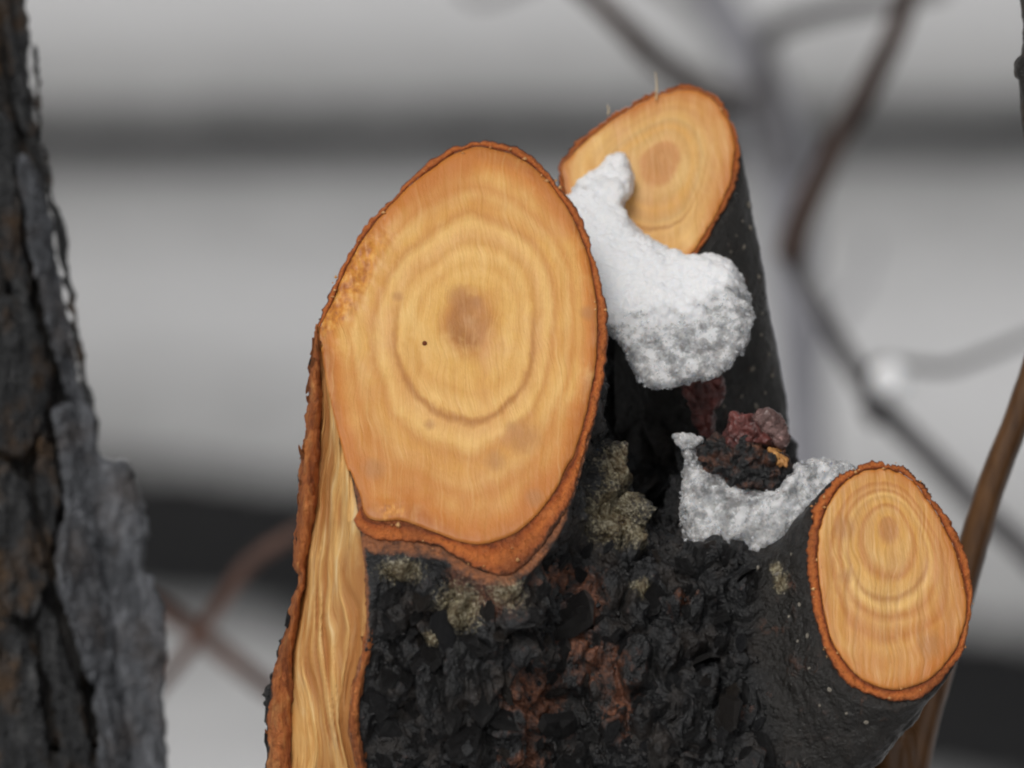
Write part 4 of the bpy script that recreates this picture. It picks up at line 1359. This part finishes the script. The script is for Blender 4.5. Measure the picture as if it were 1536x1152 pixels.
# ------------------------------------------------------------------ the trunk beside the stump: grey scaly bark
def build_left_trunk():
    wc = -950.0
    cy = np.array([-500, 0, 300, 576, 860, 1152, 1300], float)
    edge = np.array([-45, 22, 78, 112, 165, 205, 215], float)
    rad = np.array([215, 222, 228, 232, 240, 250, 255], float)
    path = [L(e - r, y, wc) for e, y, r in zip(edge, cy, rad)]
    p_end = path[-1]
    wq = W(p_end)
    base = np.array([wq[0] - 0.01, wq[1] + 0.02, 0.0])
    lower = [unW(base + np.array([0, -0.01, z])) for z in (0.75, 0.35, 0.08, -0.02)]
    t = thing('scaly_tree', 'standing tree with grey scaly bark plates beside the sawn stump', 'tree', base)
    V, Fc = tube(path + lower, list(rad) + [275, 300, 350, 430], 96)
    # longitudinal refinement in view
    V, Fc = subdivide(V, Fc, 2)
    n = normals(V, Fc)
    f1, f2, cid = worley((V + 16 * np.stack([fbm(V / 60, 2, 301), 0 * V[:, 0], fbm(V / 60, 2, 302)], -1)) / np.array([48, 170, 48]), 9)
    V = V + n * (16 * np.minimum((f2 - f1) * 2.2, 1) * (0.3 + cid) - 10 + 9 * fbm(V / np.array([30, 60, 30]), 4, 305) + 3 * fbm(V / 9, 2, 306))[:, None]
    core = obj('trunk', V, Fc, M_CORE, t)
    def surf(X, Y):
        r = np.interp(Y, cy, rad)
        c = np.interp(Y, cy, edge) - r
        return wc + np.sqrt(np.maximum(r * r - np.minimum(np.maximum(X - c, 0), r * 0.97) ** 2, 0))
    plates = [
        ([(120, 600), (145, 626), (150, 684), (192, 692), (205, 726), (217, 801), (212, 850), (240, 901), (250, 971), (245, 1026), (250, 1106), (242, 1262), (158, 1262), (145, 1051), (120, 991), (100, 921), (84, 850), (96, 760), (90, 680), (78, 620)], 26),
        ([(22, 236), (50, 246), (72, 322), (84, 400), (108, 500), (122, 592), (104, 600), (88, 550), (56, 425), (32, 300)], 20),
        ([(63, 216), (80, 258), (84, 300), (100, 340), (106, 415), (120, 500), (134, 572), (148, 640), (140, 660), (124, 600), (108, 480), (88, 380), (70, 290)], 13),
        ([(48, 66), (58, 74), (63, 140), (64, 205), (56, 200), (50, 124)], 10),
        ([(-6, -40), (30, -40), (40, 30), (46, 120), (50, 200), (30, 190), (16, 120), (6, 40)], 18),
        ([(-30, 180), (8, 170), (22, 260), (34, 360), (44, 440), (36, 470), (4, 400), (-20, 300)], 18),
        ([(-40, 470), (20, 440), (52, 480), (72, 570), (60, 640), (30, 690), (-20, 650), (-50, 560)], 22),
        ([(62, 640), (84, 690), (86, 760), (78, 820), (64, 790), (52, 720)], 16),
        ([(-20, 690), (34, 720), (54, 800), (66, 880), (40, 930), (0, 900), (-40, 800)], 22),
        ([(60, 900), (84, 930), (108, 1010), (132, 1090), (140, 1262), (104, 1262), (84, 1080), (62, 980)], 18),
        ([(-30, 930), (36, 950), (62, 1040), (78, 1262), (10, 1268), (-40, 1060)], 22),
        ([(212, 896), (232, 890), (242, 912), (238, 934), (222, 926)], 12),
        ([(110, 480), (124, 520), (130, 580), (120, 560), (108, 510)], 10),
    ]
    for k, (poly, th) in enumerate(plates):
        pv, pf = slab(poly, lambda X, Y: surf(X, Y) + 6 + np.clip((Y - 1040) * 0.16, 0, 40), th, min(th, 11), 4.0, 4)
        pv, pf = subdivide(pv, pf, 1)
        pn = normals(pv, pf)
        fw1, fw2, fcid = worley(pv / np.array([26, 44, 26]), 11 + k)
        pv = pv + pn * (9.0 * fbm(pv / np.array([18, 50, 18]), 4, 320 + k, 0.65) + 9 * (np.minimum((fw2 - fw1) * 2, 1) * fcid - 0.4) + 3.0 * fbm(pv / 9, 3, 340 + k))[:, None]
        obj('bark_plate', pv, pf, M_PLATE_ICY if k in (0, 1, 11) else M_PLATE, t)
build_left_trunk()

def build_right_trunk():
    wc = -200.0
    ys = [-500, 0, 100, 240, 600, 1300]
    ed = [1500, 1530, 1534, 1545, 1600, 1700]
    path = [L(e + 180, y, wc) for e, y in zip(ed, ys)]
    wq = W(path[-1])
    base = np.array([wq[0] + 0.02, wq[1] + 0.02, 0.0])
    t = thing('dark_tree', 'dark rough-barked tree whose edge just shows above the brown shoot', 'tree', base)
    lower = [unW(base + np.array([0, 0, z])) for z in (0.75, 0.35, 0.08, -0.02)]
    V, Fc = tube(path + lower, [175, 180, 180, 182, 190, 205, 230, 260, 310, 380], 64)
    V, Fc = subdivide(V, Fc, 2)
    n = normals(V, Fc)
    V = V + n * (8 * fbm(V / np.array([30, 50, 30]), 4, 405) + 4 * fbm(V / 10, 2, 406))[:, None]
    obj('trunk', V, Fc, M_CORE, t)
    pv, pf = slab([(1534, 82), (1523, 98), (1524, 112), (1530, 126), (1534, 190), (1548, 236), (1580, 220), (1575, 80)], lambda X, Y: wc + 90 + 0 * X, 70, 14, 4.0, 4)
    pn = normals(pv, pf)
    pv = pv + pn * (4 * fbm(pv / 18, 3, 407))[:, None]
    obj('bark_plate', pv, pf, M_CORE, t)
build_right_trunk()

# ------------------------------------------------------------------ shoots and shrubs
def to_ground(x, y, w, n=3, dx=0.0, sink=0.01):
    """points from a local place straight down to the ground"""
    q = W(L(x, y, w))
    zs = np.linspace(q[2] * 0.66, -sink, n)
    return [unW(np.array([q[0] + dx * (1 - z / q[2]), q[1], z])) for z in zs]

def build_shoot():
    w = -420
    pts = [(1640, 250), (1588, 430), (1532, 610), (1490, 720), (1456, 830), (1420, 960), (1385, 1080), (1362, 1180), (1330, 1320)]
    path = [L(x, y, w - 0.12 * (y - 600)) for x, y in pts]
    tail = to_ground(1330, 1320, w - 86)
    base = W(tail[-1]) + np.array([0, 0, 0.01])
    t = thing('young_shoot', 'slender glossy brown shoot leaning behind the short thin cut limb', 'shoot', base)
    V, Fc = tube(path + tail, [17, 19, 21, 22, 24, 25, 26, 27, 29, 34, 40, 46], 20, True, 0.05, 8)
    o = obj('stem', V, Fc, M_SHOOT, t)
build_shoot()

def branch(t, name, pts, w, radii, mat, noise=0.08, seed=1):
    ws = w if hasattr(w, '__len__') else [w] * len(pts)
    V, Fc = tube([L(x, y, ww_) for (x, y), ww_ in zip(pts, ws)], radii, 14, True, noise, seed)
    return obj(name, V, Fc, mat, t)

def build_shrubs():
    # brown zigzag shrub
    w = -4600
    tail = to_ground(1640, 960, w, 4, 0.05)
    base = W(tail[-1]) + np.array([0, 0, 0.01])
    t = thing('bare_shrub', 'bare zigzag brown shrub stem out of focus between stump and snowy driveway', 'shrub', base)
    up = [(1640, 960), (1560, 850), (1470, 762), (1395, 684), (1312, 600), (1262, 520), (1222, 450), (1185, 385)]
    V, Fc = tube(tail[::-1] + [L(x, y, w) for x, y in up], [34, 32, 30, 28, 27, 26, 25, 24, 24, 20, 19, 19], 14, True, 0.06, 2)
    obj('stem', V, Fc, M_TWIG_G, t)
    branch(t, 'branch', [(1185, 392), (1200, 330), (1255, 215), (1335, 65), (1372, -40), (1400, -160)], w, [32, 31, 27, 24, 22, 18], M_TWIG_B, 0.06, 3)
    branch(t, 'branch', [(1306, 588), (1310, 548), (1360, 548), (1420, 552), (1480, 532), (1560, 500), (1640, 480)], w - 500, [11, 11, 11, 11, 10, 9, 8], M_TWIG_G, 0.06, 5)
    branch(t, 'branch', [(1300, 600), (1312, 625), (1316, 640)], w + 60, [22, 20, 12], M_TWIG_G, 0.06, 6)
    # pale shrub further back
    w2 = -10000
    tail = to_ground(1215, 900, w2, 4, -0.03)
    base = W(tail[-1]) + np.array([0, 0, 0.01])
    t2 = thing('bare_shrub', 'pale frosted upright shrub stem blurred behind the smooth dark limb', 'shrub', base)
    up = [(1215, 900), (1206, 680), (1200, 520), (1190, 400), (1182, 270), (1140, 110), (1090, 30), (1050, -60)]
    V, Fc = tube(tail[::-1] + [L(x, y, w2) for x, y in up], [84, 80, 76, 74, 72, 70, 68, 70, 72, 68, 60, 52], 14, True, 0.05, 12)
    obj('stem', V, Fc, M_TWIG_P, t2)
    branch(t2, 'branch', [(1182, 270), (1160, 200), (1150, 120), (1152, 50), (1230, 18), (1340, -2), (1420, -20)], w2 + 2500, [20, 24, 26, 28, 25, 22, 18], M_TWIG_G, 0.05, 13)
    branch(t2, 'branch', [(1120, 80), (1000, -20), (880, -60), (730, -8), (690, -30)], w2, [20, 18, 16, 14, 12], M_TWIG_G, 0.05, 14)
    branch(t2, 'branch', [(1150, 140), (1095, 145), (1040, 120), (985, 88), (935, 38), (880, -12), (800, -70)], [w2, w2 + 1500, w2 + 3500, w2 + 4600, w2 + 4800, w2 + 4800, w2 + 4800], [26, 27, 28, 27, 24, 21, 17], M_TWIG_B, 0.06, 4)
    branch(t2, 'branch', [(1203, 600), (1260, 470), (1290, 430), (1310, 360)], w2, [14, 12, 9, 7], M_TWIG_P, 0.05, 15)
    # reddish crossing twigs on the other side of the stump
    w3 = -3800
    tail = to_ground(120, 1330, w3, 4, -0.04)
    base = W(tail[-1]) + np.array([0, 0, 0.01])
    t3 = thing('bare_shrub', 'reddish shrub with two blurred crossing twigs between grey trunk and stump', 'shrub', base)
    V, Fc = tube(tail[::-1] + [L(x, y, w3) for x, y in [(120, 1330), (110, 1180), (90, 1000), (60, 800), (20, 600)]], [34, 30, 28, 26, 25, 24, 22, 20, 16], 14, True, 0.06, 22)
    obj('stem', V, Fc, M_TWIG_R, t3)
    branch(t3, 'branch', [(112, 1190), (180, 1100), (240, 1030), (292, 964), (335, 900), (378, 842), (440, 802), (540, 750), (620, 640)], w3, [12, 12, 13, 14, 15, 16, 16, 14, 12], M_TWIG_R, 0.07, 23)
    branch(t3, 'branch', [(66, 830), (150, 872), (235, 912), (298, 952), (350, 992), (405, 1034), (480, 1085), (560, 1160)], w3 - 900, [20, 20, 20, 20, 20, 19, 17, 14], M_TWIG_R, 0.07, 24)
    # lump of snow lodged on the zigzag stem
    c = L(1336, 570, w + 60)
    th = np.linspace(0, math.pi, 9)
    ph = np.arange(14) * 2 * math.pi / 14
    V = np.array([[math.sin(a) * math.cos(b) * 42, -math.cos(a) * 38, math.sin(a) * math.sin(b) * 42] for a in th for b in ph]) + c
    V = V + (V - c) * (0.22 * fbm(V / 22, 3, 33))[:, None]
    I = np.arange(9 * 14).reshape(9, 14)
    fs = np.stack([I[:-1], np.roll(I[:-1], -1, 1), np.roll(I[1:], -1, 1), I[1:]], -1).reshape(-1, 4)
    o = obj('snow_lump', V, fs, M_SNOW, None, {'ice': np.full(len(V), -1.0)}, base=W(c + np.array([0, 28, 0])))
    tag(o, 'round blurred lump of snow lodged on the zigzag shrub stem', 'snow')
build_shrubs()

for o in list(SC.objects):
    if 'base' in o:
        del o['base']
